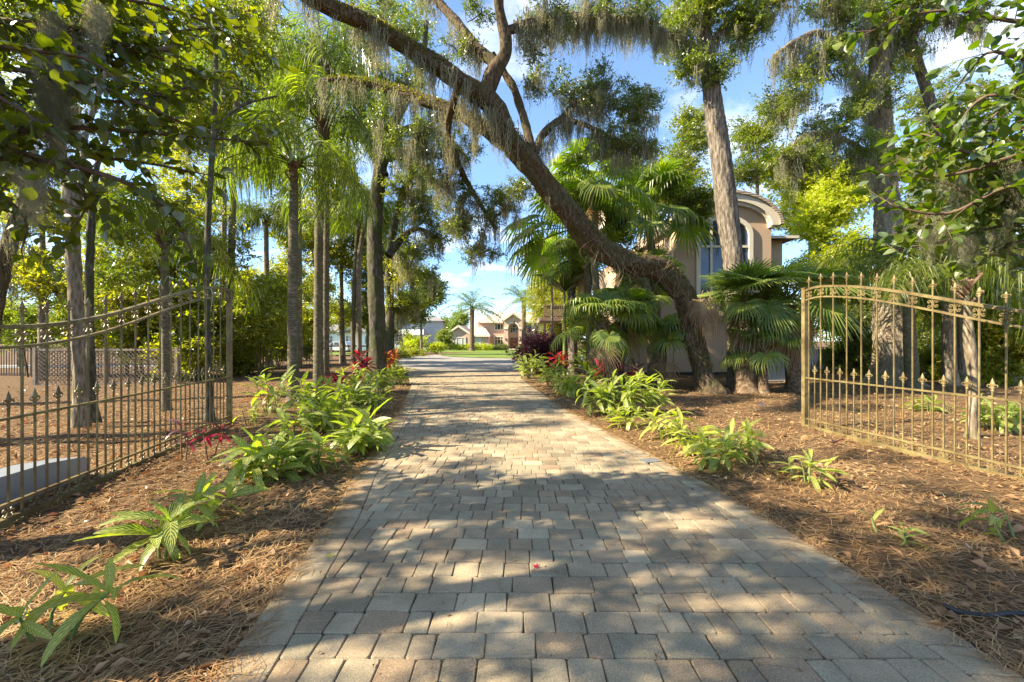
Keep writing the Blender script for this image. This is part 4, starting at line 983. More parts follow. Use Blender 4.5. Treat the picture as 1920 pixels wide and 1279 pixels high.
# ------------------------------------------------------------------ the leaning live oak over the drive
limbs = [
 [(1332, 742, 11.6, 21), (1320, 700, 11.7, 18), (1302, 640, 11.8, 18), (1293, 592, 11.8, 20), (1276, 545, 11.8, 22), (1240, 508, 11.6, 23), (1192, 494, 11.3, 20), (1142, 478, 11.0, 21), (1095, 432, 10.6, 20), (1040, 368, 10.2, 20), (990, 303, 9.8, 21), (948, 250, 9.5, 20), (918, 195, 9.2, 18), (860, 150, 8.8, 17), (780, 98, 8.3, 16), (700, 50, 7.8, 15), (610, 8, 7.3, 16), (500, -60, 6.6, 14), (380, -160, 6, 11)],
 [(950, 272, 9.6, 12), (912, 244, 9.7, 13), (865, 215, 9.9, 12), (800, 190, 10.2, 11), (735, 168, 10.5, 9), (660, 150, 10.8, 6), (600, 150, 11, 4)],
 [(905, 190, 9.2, 16), (925, 140, 9.1, 15), (948, 100, 9.0, 12), (945, 55, 8.9, 10), (935, 5, 8.7, 9), (930, -80, 8.4, 8)],
 [(928, 118, 9.1, 10), (890, 85, 9.3, 9), (855, 40, 9.5, 8), (815, -5, 9.8, 7), (780, -60, 10, 5)],
 [(998, 290, 9.8, 9), (985, 232, 9.9, 8), (965, 170, 10, 7), (945, 135, 10.1, 6), (925, 100, 10.2, 4)],
 [(1000, 295, 9.8, 8), (1020, 250, 9.9, 7), (1048, 228, 10, 6), (1085, 230, 10.1, 5), (1130, 250, 10.3, 4), (1175, 270, 10.5, 3)],
 [(1048, 228, 10, 5), (1080, 190, 10.2, 4), (1130, 160, 10.4, 3)],
 [(948, 60, 8.9, 8), (1000, 40, 9.3, 7), (1080, 30, 9.8, 6), (1160, 35, 10.3, 5), (1240, 55, 10.8, 4)],
 [(860, 160, 8.9, 8), (840, 250, 10, 6), (870, 330, 11, 5), (905, 390, 11.5, 4), (930, 430, 12, 3)],
]
oak, ops, ob_ = limb_tree('leaning_live_oak', 'big live oak whose mossy trunk leans across the drive from the right', 'tree', limbs, M['bark'], .13, .05, 42, .045, 3, .5)
bl = [B(1120, 185, 10.4, 55, 45, 34), B(1195, 210, 10.6, 45, 55, 36), B(1160, 265, 10.5, 55, 35, 26), B(1205, 275, 10.6, 28, 28, 12), B(1060, 170, 10.3, 35, 30, 9), B(1000, 150, 10, 25, 25, 7),
      B(1020, 40, 9.5, 50, 40, 16), B(1100, 30, 10, 60, 32, 22), B(1190, 30, 10.5, 60, 28, 20), B(1000, 95, 9.4, 18, 18, 5), B(900, 20, 9.2, 35, 22, 7), B(860, 95, 9.4, 35, 25, 8),
      B(870, 400, 11.5, 60, 50, 34), B(945, 380, 12, 45, 50, 26), B(900, 470, 12, 45, 28, 14), B(980, 350, 12, 22, 25, 8), B(830, 340, 11, 40, 40, 14), B(860, 280, 10.6, 40, 28, 9), B(790, 260, 10.5, 45, 40, 14), B(725, 230, 10.8, 40, 45, 14),
      B(700, -50, 8, 110, 45, 22), B(480, -160, 6.5, 120, 70, 20), B(930, -130, 8.5, 130, 60, 24), B(1150, -90, 10, 120, 60, 24), B(760, 60, 10, 60, 40, 8)]
crown(oak, L_(bl, ob_), M['oakleaf'], .062, 75, .27, .42, seed=1)
g = np.random.default_rng(1)
mp = np.vstack([along([ops[1]], 40, g, .1), along([ops[3]], 26, g, .1), along([ops[5], ops[6]], 40, g, .2), along([ops[7]], 90, g, .1), along([ops[0]], 60, g, .62, 1.), along([ops[8]], 16, g, .2), in_blobs(bl[:6], .5, g), in_blobs(bl[6:9], 1.3, g), in_blobs(bl[12:20], .8, g)])
moss_clumps(oak, mp - ob_, .8, per=16, spread=.07, w=.010, seed=1)
mp = np.vstack([along([ops[0]], 10, g, .42, .6), along([ops[0]], 8, g, .2, .4)]); moss_clumps(oak, mp - ob_, .4, per=5, spread=.03, w=.006, seed=2)
# resurrection fern sleeve on the limbs
mb = MB()
for pi, (t0, t1, n) in {0: (.05, .92, 17000), 1: (.1, .95, 4500)}.items():
    s = smooth_path(ops[pi], .05); k = g.integers(int(len(s) * t0), int(len(s) * t1), n); q = s[k]; d = randdir(n, g); d[:, 2] = np.abs(d[:, 2]) * 1.1 - .25
    d = norm(d); keep = np.sin(k * .02 + 1) + np.sin(k * .11) * .6 + g.normal(0, .7, n) > -.5; q, d = q[keep], d[keep]
    pos = q[:, :3] - ob_ + d * q[:, 3:4] * 1.0; L = g.uniform(.03, .09, len(pos)); leaves(mb, pos, d + g.normal(0, .6, d.shape), g.normal(size=d.shape), L, L * .4)
mb.build('resurrection_fern', M['fern'], oak, kind='stuff')
mb = MB()
for i in range(46):
    s = smooth_path(ops[0], .05); q = s[g.integers(int(len(s) * .10), int(len(s) * .42))]; a = g.uniform(-1, 1); b = q[:3] - ob_ + [0, -q[3] * .9, q[3] * a * .9]
    tube(mb, smooth_path([tuple(b) + (.006,), tuple(b + [g.normal(0, .12), -.08, .08]) + (.005,), tuple(b + [g.normal(0, .2), -.06, -.25]) + (.004,), tuple(b + [g.normal(0, .25), -.04, -.6]) + (.002,)], .05), 4)
mb.build('hanging_root', M['dryfrond'], oak, kind='stuff')

# ------------------------------------------------------------------ straight tree, big trunk, other right trees
t, ps, b = limb_tree('tall_tree', 'tall straight grey barked tree in front of the arched window', 'tree', [
 [(1388, 742, 13.3, 24), (1384, 640, 13.3, 20), (1377, 540, 13.3, 18.5), (1374, 480, 13.3, 19.5), (1364, 400, 13.3, 20), (1352, 300, 13.3, 19.5), (1338, 200, 13.3, 18), (1326, 110, 13.3, 15), (1312, 0, 13.3, 12), (1300, -120, 13.3, 10)],
 [(1328, 110, 13.3, 10), (1280, 80, 13, 8), (1240, 60, 12.6, 5), (1180, 50, 12.2, 3)], [(1325, 90, 13.3, 8), (1370, 40, 13, 6), (1430, 10, 12.7, 5), (1520, -10, 12.4, 3)]], M['greybark'], .05, .05, 36, .07, 9, .3)
bl = [B(1275, 45, 13, 42, 50, 30), B(1330, 20, 13.2, 45, 45, 30), B(1390, 60, 13, 42, 40, 22), B(1420, 20, 12.8, 45, 22, 16), B(1300, 120, 13, 30, 35, 16), B(1345, 130, 13, 22, 30, 8), B(1275, -60, 13, 120, 50, 34), B(1450, -40, 12.8, 80, 40, 20)]
crown(t, L_(bl, b), M['vineleaf'], .085, 60, .32, .5, seed=4)
g = np.random.default_rng(4); mp = np.vstack([in_blobs(bl[:5], .55, g), along(ps[1:], 22, g, .1)]); moss_clumps(t, mp - b, .8, seed=4, w=.013, spread=.1, per=18)

t, ps, b = limb_tree('old_oak', 'old oak with the thickest flared trunk standing behind the right gate', 'tree', [
 [(1672, 728, 13.6, 46), (1672, 640, 13.6, 36), (1668, 520, 13.6, 28), (1662, 400, 13.6, 26), (1656, 300, 13.6, 23), (1650, 200, 13.6, 22), (1648, 100, 13.6, 21), (1640, 0, 13.6, 16), (1630, -100, 13.6, 12)],
 [(1652, 215, 13.6, 14), (1618, 160, 13.3, 11), (1585, 110, 13, 9), (1540, 62, 12.6, 7), (1490, 78, 12.2, 5), (1450, 105, 12, 3)],
 [(1652, 240, 13.6, 11), (1612, 175, 13.8, 8), (1596, 120, 14, 7), (1575, 60, 14, 5)],
 [(1648, 110, 13.6, 10), (1690, 60, 13.4, 8), (1760, 30, 13, 6), (1840, 40, 12.6, 4)], [(1655, 330, 13.6, 8), (1600, 270, 13.2, 6), (1520, 250, 12.8, 4), (1460, 300, 12.4, 3)]], M['palebark'], .10, .05, 40, .08, 12, .55)
bl = [B(1540, 120, 12.8, 60, 40, 22), B(1480, 180, 12.6, 40, 55, 18), B(1560, 240, 13, 60, 45, 24), B(1620, 60, 13.3, 60, 45, 24), B(1700, 90, 13.5, 40, 60, 16), B(1640, 170, 13.2, 45, 50, 16), B(1500, 300, 12.6, 50, 30, 18), B(1620, 290, 13, 45, 40, 18), B(1560, 10, 12.8, 80, 30, 22), B(1720, 10, 13, 90, 30, 22), B(1830, 20, 12.6, 50, 28, 8), B(1620, -70, 13, 160, 60, 40)]
crown(t, L_(bl, b), M['vineleaf'], .08, 62, .32, .5, seed=5)
g = np.random.default_rng(5); mp = np.vstack([in_blobs(bl[:8], .6, g), in_blobs(bl[8:11], .9, g), along(ps[1:], 40, g, .1), along([ps[0]], 70, g, .45, .85)]); moss_clumps(t, mp - b, .95, seed=5, w=.014, spread=.12, per=20)
cr_ = np.random.default_rng(6)

palm('queen_palm', 'ringed palm trunk just right of the old oak behind the right gate', [(1712, 735, 12.4, 17), (1706, 640, 12.4, 14), (1704, 560, 12.4, 11), (1706, 490, 12.4, 8)], 'palmtrunk', QF, 16, 3, 1.35, boots=.6)
palm('leaning_palm', 'slim grey palm trunk leaning high up against the sky at upper right', [(1900, 760, 14.5, 14), (1850, 560, 14.4, 13), (1790, 330, 14.2, 12), (1738, 170, 14, 12), (1705, 70, 13.8, 12), (1690, -10, 13.6, 11), (1680, -120, 13.4, 10)], 'greybark', FF, 14, 5, 1.3, rings=.03)
t, ps, b = limb_tree('grey_tree', 'slender grey trunk between the right gate bars with a brown one against it', 'tree', [[(1783, 725, 13.5, 16), (1778, 600, 13.5, 13), (1780, 480, 13.5, 12), (1786, 380, 13.5, 9), (1800, 260, 13.4, 6)], [(1806, 725, 13.7, 11), (1803, 620, 13.7, 9), (1792, 520, 13.6, 8), (1800, 430, 13.6, 5)]], M['palebark'], .06, .04, 24, .1, 15)
bl = [B(1800, 350, 13.3, 60, 50, 22), B(1840, 430, 13.2, 60, 50, 24), B(1760, 430, 13.5, 40, 40, 12)]
crown(t, L_(bl, b), M['sunleaf'], .09, 55, .34, .5, seed=7)
palm('young_palm', 'crooked young palm trunk nearest behind the right gate with pale lichen base', [(1824, 838, 6.1, 17), (1822, 790, 6.1, 12), (1826, 720, 6.1, 11), (1818, 650, 6.1, 13), (1815, 590, 6.1, 9), (1812, 520, 6.1, 5)], 'palebark', QF, 5, 8, .62, rings=.05, boots=.5)

# ------------------------------------------------------------------ fan palms in front of the tan building
palm('fan_palm', 'tall fan palm on a smooth grey trunk at the right edge of the far drive', [(1074, 704, 17.6, 10), (1074, 640, 17.6, 9), (1072, 560, 17.6, 8.5), (1071, 470, 17.6, 8), (1070, 430, 17.6, 7)], 'greybark', FF, 19, 21, 1.75, rings=.03)
palm('fan_palm', 'fan palm with the highest crown beneath the leaning oak limb', [(1128, 735, 14.2, 8), (1122, 600, 14.2, 7), (1112, 460, 14.2, 7), (1106, 350, 14.2, 6)], 'palmtrunk', FF, 18, 22, 1.3, dry=2)
palm('fan_palm', 'fan palm crown right of the leaning oak limb in front of the roof', [(1236, 725, 16.2, 9), (1232, 600, 16.2, 8), (1222, 480, 16.2, 8), (1215, 395, 16.2, 7)], 'palmtrunk', FF, 20, 23, 1.5, dry=2)
palm('fan_palm', 'low fan palm with glossy drooping fronds over the left red plants', [(1150, 740, 11.8, 12), (1146, 700, 11.8, 11), (1136, 650, 11.8, 10), (1128, 608, 11.8, 8)], 'boots', FF, 18, 24, .92, dry=1, boots=.5)
palm('fan_palm', 'low fan palm on a dark trunk in front of the plain tan wall', [(1160, 738, 13.2, 12), (1160, 690, 13.2, 11), (1166, 630, 13.2, 10), (1172, 590, 13.2, 8)], 'darkbark', FF, 16, 26, 1.02, dry=2, boots=.5)
palm('fan_palm', 'small fan palm with fronds spread low against the tan wall near the oak base', [(1238, 728, 12.8, 9), (1240, 690, 12.8, 9), (1246, 640, 12.8, 7)], 'boots', FF, 12, 27, .85, dry=1)
palm('palmetto', 'bushy palmetto with a dry straw skirt wrapped round the oak base', [(1400, 733, 11.7, 26), (1398, 680, 11.7, 22), (1398, 620, 11.7, 18), (1398, 565, 11.7, 12)], 'boots', SF, 30, 31, 1.08, dry=9, boots=1.6)
palm('palmetto', 'second palmetto with brown hanging fronds just left of the right gate', [(1488, 705, 11.8, 16), (1484, 660, 11.8, 15), (1478, 600, 11.8, 13), (1476, 560, 11.8, 10)], 'boots', SF, 20, 33, 1.3, dry=10, boots=.8)
palm('palmetto', 'palmetto with weeping pale fronds low in front of the bushy one', [(1432, 734, 11.4, 12), (1430, 700, 11.4, 10), (1426, 655, 11.4, 8)], 'boots', FF, 13, 35, .68)
# skirt on oak trunk
SK = 11.2
t = thing('straw_skirt', 'pale straw coloured dead fronds hanging beside the oak trunk', 'dead fronds', P(1330, 600, 11.2) * [1, 1, 0])
for i in range(9): ob('frond', DFR[i % 3], t, (P(1318 + i * 2.6, 545 + (i % 3) * 14, SK)) - np.array(t.location[:]), (0, 0, i * .7 - 2.6), .78)

palm('fan_palm', 'fan palm filling the gap under the elbow of the leaning oak', [(1222, 722, 15.2, 9), (1220, 640, 15.2, 8), (1214, 560, 15.2, 8), (1210, 520, 15.2, 7)], 'palmtrunk', FF, 16, 61, .95, dry=2)
palm('fan_palm', 'slim fan palm just left of the leaning oak elbow', [(1110, 722, 15.6, 8), (1106, 640, 15.6, 7), (1102, 540, 15.6, 7), (1100, 495, 15.6, 6)], 'palmtrunk', FF, 20, 62, 1.15, dry=2)
# banana like plants
def broad_leaf_mesh(L, W, seed, mat, tear=.0):
    g = np.random.default_rng(seed); n = 12; t = np.linspace(0, 1, n); w = W * np.sin(np.pi * (t * .96 + .02)) ** .6 * .5; x = L * t * (1 - .15 * t); z = L * (.75 * t - .62 * t * t)
    a = np.column_stack([x, -w, z - w * .3]); m = np.column_stack([x, 0 * w, z]); b = np.column_stack([x, w, z - w * .3]); i = np.arange(n - 1)
    mb = MB(); V = np.concatenate([a, m, b]); mb.add(V, np.concatenate([np.stack([i, i + 1, i + n + 1, i + n], 1), np.stack([i + n, i + n + 1, i + 2 * n + 1, i + 2 * n], 1)])); tube(mb, np.column_stack([m - [0, 0, .008], .016 * (1 - t) + .003]), 4); return mb.mesh('leaf', mat, smooth=True)
BL = [broad_leaf_mesh(1.5, .42, 1, M['broadleaf']), broad_leaf_mesh(1.2, .38, 2, M['fan'])]
def banana(label, u, v, Y, top_v, n, s, seed):
    g = np.random.default_rng(seed); b = GX(u, Y); h = P(u, top_v, Y)[2] - b[2]; t = thing('bird_of_paradise_plant', label, 'plant', b)
    mb = MB(); tube(mb, [(0, 0, -.05, .09), (.02, 0, h * .5, .07), (0, 0, h, .04)], 10, .05, step=.15); mb.build('stem', M['stem'], t, smooth=True)
    for i in range(n): ob('leaf', BL[i % 2], t, (0, 0, h - .2 * g.random()), (g.normal(0, .3), g.uniform(-.7, .35), i * 2.4 + g.normal(0, .3)), s * g.uniform(.8, 1.1))
banana('tall banana leaved plant with dark arching leaves beside the wooden deck', 1058, 712, 16.5, 540, 9, 1.15, 1)
banana('low broad leaved plant at the foot of the grey fan palm trunk', 1100, 720, 14.5, 690, 7, .8, 2)

# ------------------------------------------------------------------ queen palms and trees on the left
palm('queen_palm', 'nearest queen palm left of the drive with bushy fronds above a straight trunk', [(551, 752, 9.9, 13), (550, 700, 9.9, 12), (549, 560, 9.9, 10.5), (550, 440, 9.9, 10), (551, 340, 9.9, 8), (551, 310, 9.9, 6)], 'palmtrunk', QF, 18, 41, 1.0, boots=.5)
palm('queen_palm', 'thicker of the two queen palm trunks close together', [(597, 728, 13, 11), (597, 600, 13, 9.5), (598, 450, 13, 9), (601, 330, 13, 9), (603, 232, 13, 7)], 'palmtrunk', QF, 18, 42, 1.15, boots=.5)
palm('queen_palm', 'slimmer palm standing against the right side of the thicker twin trunk', [(611, 724, 13.5, 8), (611, 600, 13.5, 7), (612, 400, 13.5, 6.5), (612, 200, 13.5, 6), (612, 110, 13.5, 5)], 'palmtrunk', QF, 18, 43, 1.15, boots=.5)
palm('queen_palm', 'pale sunlit palm trunk left of the nearest queen palm', [(506, 692, 21.5, 8), (503, 640, 21.5, 6), (500, 520, 21.5, 5.5), (499, 410, 21.5, 4.5)], 'palebark', QF, 18, 44, 1.15, boots=.4)
palm('queen_palm', 'thin distant palm between the twin trunks and the big oak trunk', [(645, 682, 27, 4.5), (642, 600, 27, 3.8), (640, 500, 27, 3.5), (639, 440, 27, 3)], 'palebark', QF, 14, 45, 1.2)
palm('queen_palm', 'left one of the distant palm pair beside the big left oak trunk', [(663, 690, 23.5, 5), (662, 600, 23.5, 4.5), (668, 470, 23.5, 4.5), (672, 420, 23.5, 3.5)], 'palmtrunk', QF, 14, 46, 1.2, boots=.4)
palm('queen_palm', 'right one of the distant palm pair beside the big left oak trunk', [(675, 688, 23.5, 5.5), (673, 600, 23.5, 5), (674, 480, 23.5, 5), (690, 395, 23.5, 3.5)], 'palebark', QF, 14, 47, 1.2, boots=.4)
palm('queen_palm', 'short palm with a ringed trunk directly behind the left gate', [(312, 775, 8.7, 11), (311, 720, 8.7, 9), (310, 600, 8.7, 8), (309, 500, 8.7, 8), (308, 440, 8.7, 6)], 'palmtrunk', QF, 8, 48, .85, rings=.07, boots=.3)
palm('queen_palm', 'queen palm rising behind the left end of the gate arch', [(430, 705, 17.5, 9), (432, 560, 17.5, 8), (436, 400, 17.5, 7), (440, 240, 17.5, 6), (445, 150, 17.5, 5)], 'palmtrunk', QF, 18, 49, 1.25, boots=.5)

t, ps, b = limb_tree('live_oak', 'large lichen spotted oak trunk forking high beside the left edge of the drive', 'tree', [
 [(708, 712, 16.3, 18), (708, 640, 16.3, 16), (705, 540, 16.3, 15), (702, 440, 16.3, 14), (708, 360, 16.3, 13), (716, 300, 16.3, 12), (735, 240, 16.2, 10), (760, 190, 16, 8), (790, 130, 15.8, 6), (800, 40, 15.6, 4)],
 [(722, 330, 16.3, 8), (690, 270, 16.3, 7), (680, 200, 16.2, 6), (650, 120, 16, 5), (640, 20, 16, 4)],
 [(740, 250, 16.2, 6), (790, 235, 15.6, 5), (840, 260, 15, 3.5), (880, 300, 14.5, 2.5)],
 [(728, 480, 16.5, 8), (760, 440, 17, 6), (790, 430, 17.3, 4), (830, 460, 17.5, 3)]], M['darkbark'], .06, .035, 26, .1, 20, .35)
bl = [B(700, 180, 16, 60, 60, 26), B(760, 150, 16, 60, 50, 24), B(640, 120, 16, 50, 60, 20), B(790, 400, 17, 40, 45, 24), B(770, 470, 17.3, 45, 35, 22), B(820, 440, 17.2, 30, 40, 16), B(760, 350, 16.4, 40, 40, 16), B(740, 290, 16.2, 50, 35, 16), B(720, 40, 16, 110, 50, 40), B(800, 520, 17.5, 28, 20, 8), B(790, 310, 16, 40, 30, 12)]
crown(t, L_(bl, b), M['vineleaf'], .085, 52, .34, .48, seed=21)
g = np.random.default_rng(21); mp = np.vstack([in_blobs(bl, .6, g), along(ps[1:], 18, g, .2)]); moss_clumps(t, mp - b, 1.0, seed=21, w=.016, spread=.13, per=14)
t, ps, b = limb_tree('oak_tree', 'thinner mossy trunk leaning right just behind the large left oak trunk', 'tree', [[(730, 700, 18.5, 9), (732, 600, 18.5, 8), (730, 500, 18.5, 8), (742, 410, 18.3, 7), (765, 340, 18, 6), (800, 260, 17.6, 4), (830, 200, 17, 3)]], M['darkbark'], .06, .03, 16, .12, 23, .2)
bl = [B(755, 520, 18.8, 42, 35, 20), B(745, 580, 19, 38, 25, 16), B(735, 620, 19.2, 28, 18, 8), B(775, 560, 19, 25, 25, 8), B(800, 340, 17.5, 40, 50, 14), B(820, 240, 17, 45, 45, 12)]
crown(t, L_(bl, b), M['sunleaf'], .09, 50, .34, .45, seed=24); g = np.random.default_rng(22); moss_clumps(t, in_blobs(bl, .9, g) - b, 1.15, seed=25, w=.016, spread=.13, per=14)

t, ps, b = limb_tree('dark_trunk_tree', 'slim black trunk right behind the high end of the left gate', 'tree', [[(393, 796, 7.4, 9), (392, 740, 7.4, 7), (390, 640, 7.4, 6), (388, 520, 7.4, 6), (392, 380, 7.4, 6), (402, 220, 7.4, 5), (405, 100, 7.4, 4), (400, -60, 7.4, 3)], [(400, 250, 7.4, 4), (450, 200, 7.6, 3), (520, 180, 7.8, 2)]], M['darkbark'], .08, .03, 14, .06, 26, .5)
bl = [B(400, 40, 7.6, 90, 50, 24), B(470, 120, 8.2, 45, 40, 10), B(360, 150, 8, 60, 40, 12), B(480, 30, 8.2, 55, 50, 12)]
crown(t, L_(bl, b), M['vineleaf'], .07, 60, .24, .5, seed=27)
t, ps, b = limb_tree('twin_trunk_tree', 'thick lichen patched trunk behind the left gate bars', 'tree', [[(153, 812, 6.8, 16), (150, 740, 6.8, 14), (146, 620, 6.8, 14), (138, 500, 6.8, 15), (134, 400, 6.8, 14), (120, 310, 6.9, 11), (90, 200, 7, 9), (60, 60, 7, 7), (40, -80, 7, 5)], [(136, 420, 6.8, 9), (152, 350, 7, 7), (160, 260, 7.2, 6), (200, 120, 7.4, 5), (210, -20, 7.4, 4)]], M['palebark'], .09, .05, 26, .06, 28, .35)
bl = [B(150, 30, 7.4, 130, 60, 30), B(40, 60, 7.2, 80, 80, 24), B(260, 60, 7.8, 80, 50, 20), B(60, 220, 7.6, 60, 60, 14), B(150, 170, 7.8, 70, 50, 14)]
crown(t, L_(bl, b), M['vineleaf'], .075, 60, .26, .5, seed=29)
t, ps, b = limb_tree('twin_trunk_tree', 'darker slimmer trunk immediately right of the lichen patched one', 'tree', [[(176, 800, 7.2, 13), (173, 740, 7.2, 10), (168, 620, 7.2, 9), (168, 500, 7.2, 9), (172, 400, 7.2, 8), (180, 320, 7.3, 6), (220, 200, 7.4, 4), (240, 80, 7.4, 3)]], M['darkbark'], .09, .04, 18, .06, 30, .4)
bl = [B(240, 250, 8, 60, 50, 14), B(300, 180, 8.4, 60, 50, 14), B(200, 430, 8.2, 60, 40, 12), B(220, 520, 8.6, 40, 25, 8)]
crown(t, L_(bl, b), M['vineleaf'], .075, 55, .26, .5, seed=31)
t, ps, b = limb_tree('leaning_tree', 'trunk leaning right at the left edge above the gate', 'tree', [[(-60, 900, 5.6, 22), (-40, 760, 5.6, 20), (-14, 600, 5.6, 18), (14, 470, 5.6, 17), (38, 400, 5.6, 16), (62, 340, 5.6, 13), (100, 280, 5.6, 9), (150, 200, 5.7, 6)]], M['bark'], .10, .04, 22, .06, 33, .2)
bl = [B(20, 300, 5.4, 90, 50, 12), B(-60, 200, 5.4, 90, 90, 14)]
crown(t, L_(bl, b), M['oakleaf'], .065, 60, .2, .5, seed=34); g = np.random.default_rng(35)
moss_clumps(t, np.vstack([along(ps, 40, g, .5, 1), in_blobs(bl, .6, g)]) - b, .5, seed=35, w=.007, spread=.07, per=12)
t, ps, b = limb_tree('stump_tree', 'reddish brown trunk stub wrapped in yellow leaves behind the left gate', 'tree', [[(378, 712, 16.5, 11), (378, 670, 16.5, 9), (372, 620, 16.5, 8), (366, 560, 16.5, 5)]], M['boots'], .1, .03, 14, .1, 36)
crown(t, L_([B(372, 560, 16.3, 40, 45, 20), B(400, 620, 16.3, 35, 30, 14)], b), M['sunleaf'], .11, 45, .34, .5, seed=37)

# understory and background trees
def bush(name, label, blobs, mat, leaf, per, seed, cl=.3, wid=.5, category='shrub', group=None, trunk=None, moss=0, up=.7, droop=.15):
    c = blobs[0][0]; base = np.array([c[0], c[1], float(gz(c[0], c[1]))]); t = thing(name, label, category, base, 0, group)
    top = c[2] - base[2]; mb = MB(); g = np.random.default_rng(seed)
    for i in range(1 if trunk else 4):
        a = g.uniform(0, 6.28); q = g.normal(0, .2, 2) if not trunk else (0, 0); r = trunk or .03
        tube(mb, smooth_path([(q[0] * .4, q[1] * .4, -.05, r), (q[0], q[1], top * .5, r * .8), (q[0] * 2, q[1] * 2, top, r * .4)], .3), 8, .06)
    mb.build('trunk' if trunk else 'stem', M['palebark'] if trunk else M['twig'], t, smooth=True)
    crown(t, L_(blobs, base), mat, leaf, per, cl, wid, 'crown' if trunk else 'foliage', seed=seed, droop=droop, up=up, dens=1.7, fill=1.12)
    if moss: moss_clumps(t, in_blobs(L_(blobs, base), moss, g), 1.2, seed=seed, w=.02, spread=.16, per=12)
    return t
V_, S_, O_, Y_ = M['vineleaf'], M['sunleaf'], M['oakleaf'], M['lemon']
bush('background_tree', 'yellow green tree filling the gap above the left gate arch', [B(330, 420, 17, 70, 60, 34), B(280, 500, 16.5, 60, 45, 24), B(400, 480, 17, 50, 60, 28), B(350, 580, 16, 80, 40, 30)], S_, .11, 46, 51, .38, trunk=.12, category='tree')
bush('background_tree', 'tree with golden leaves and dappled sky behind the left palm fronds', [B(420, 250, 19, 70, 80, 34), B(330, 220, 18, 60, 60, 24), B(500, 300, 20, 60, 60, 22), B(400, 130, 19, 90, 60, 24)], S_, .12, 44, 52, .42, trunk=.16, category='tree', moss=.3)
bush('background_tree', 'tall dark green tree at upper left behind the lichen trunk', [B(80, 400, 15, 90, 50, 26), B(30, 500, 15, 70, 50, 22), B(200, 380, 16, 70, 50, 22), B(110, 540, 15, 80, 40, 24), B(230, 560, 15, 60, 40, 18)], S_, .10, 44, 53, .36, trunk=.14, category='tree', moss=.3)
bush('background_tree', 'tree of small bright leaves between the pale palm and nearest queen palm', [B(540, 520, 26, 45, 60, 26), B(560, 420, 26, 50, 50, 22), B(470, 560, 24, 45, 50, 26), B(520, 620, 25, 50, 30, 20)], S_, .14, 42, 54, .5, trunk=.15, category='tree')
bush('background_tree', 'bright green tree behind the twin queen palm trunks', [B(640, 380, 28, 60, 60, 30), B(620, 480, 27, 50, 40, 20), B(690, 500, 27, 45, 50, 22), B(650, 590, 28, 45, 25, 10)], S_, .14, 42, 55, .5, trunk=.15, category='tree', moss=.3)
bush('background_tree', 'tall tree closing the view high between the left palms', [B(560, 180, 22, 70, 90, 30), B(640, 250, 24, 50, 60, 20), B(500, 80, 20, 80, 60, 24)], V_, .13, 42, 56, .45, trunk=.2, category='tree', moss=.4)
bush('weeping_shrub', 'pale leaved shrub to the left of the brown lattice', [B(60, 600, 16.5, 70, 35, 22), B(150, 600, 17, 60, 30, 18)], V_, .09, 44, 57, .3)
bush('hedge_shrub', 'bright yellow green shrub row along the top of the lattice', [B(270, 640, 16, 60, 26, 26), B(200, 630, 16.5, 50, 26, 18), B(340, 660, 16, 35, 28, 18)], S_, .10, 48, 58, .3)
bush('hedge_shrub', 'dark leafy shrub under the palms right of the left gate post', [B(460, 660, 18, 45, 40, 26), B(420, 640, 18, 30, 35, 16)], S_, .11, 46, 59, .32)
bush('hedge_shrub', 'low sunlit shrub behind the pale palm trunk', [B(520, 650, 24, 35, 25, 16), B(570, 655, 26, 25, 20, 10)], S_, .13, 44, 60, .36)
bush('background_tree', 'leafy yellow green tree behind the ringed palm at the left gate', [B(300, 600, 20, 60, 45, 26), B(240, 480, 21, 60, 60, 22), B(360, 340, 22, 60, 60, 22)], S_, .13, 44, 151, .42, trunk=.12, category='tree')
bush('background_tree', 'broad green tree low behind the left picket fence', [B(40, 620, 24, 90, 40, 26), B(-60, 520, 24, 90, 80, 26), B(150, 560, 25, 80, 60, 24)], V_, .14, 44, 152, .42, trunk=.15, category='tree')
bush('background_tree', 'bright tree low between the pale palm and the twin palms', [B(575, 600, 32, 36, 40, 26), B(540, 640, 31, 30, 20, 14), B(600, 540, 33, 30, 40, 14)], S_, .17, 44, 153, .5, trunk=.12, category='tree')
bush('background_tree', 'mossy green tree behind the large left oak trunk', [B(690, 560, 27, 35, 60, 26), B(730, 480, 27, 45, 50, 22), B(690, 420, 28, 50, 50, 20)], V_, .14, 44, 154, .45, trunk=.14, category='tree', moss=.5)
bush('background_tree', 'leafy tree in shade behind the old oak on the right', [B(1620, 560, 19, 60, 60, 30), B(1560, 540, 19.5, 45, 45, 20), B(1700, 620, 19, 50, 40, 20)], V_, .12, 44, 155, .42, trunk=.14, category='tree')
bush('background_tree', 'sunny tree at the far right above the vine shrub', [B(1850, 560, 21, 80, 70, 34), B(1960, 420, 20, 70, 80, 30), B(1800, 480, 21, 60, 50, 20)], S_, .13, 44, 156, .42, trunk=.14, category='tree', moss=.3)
bush('background_tree', 'green tree rising behind the tan building roof', [B(1200, 330, 28, 60, 50, 22), B(1480, 400, 26, 50, 60, 26)], V_, .15, 44, 157, .42, trunk=.2, category='tree')
bush('understory_shrub', 'sunny shrub low behind the ringed palm and gate bars', [B(350, 660, 15, 50, 35, 16), B(260, 620, 15.5, 40, 25, 10), B(420, 600, 16, 40, 40, 14)], S_, .12, 44, 161, .36)
bush('understory_shrub', 'pale green shrub between the gate post and nearest queen palm', [B(490, 600, 17, 35, 50, 18), B(520, 540, 18, 30, 40, 12)], S_, .12, 44, 162, .36)
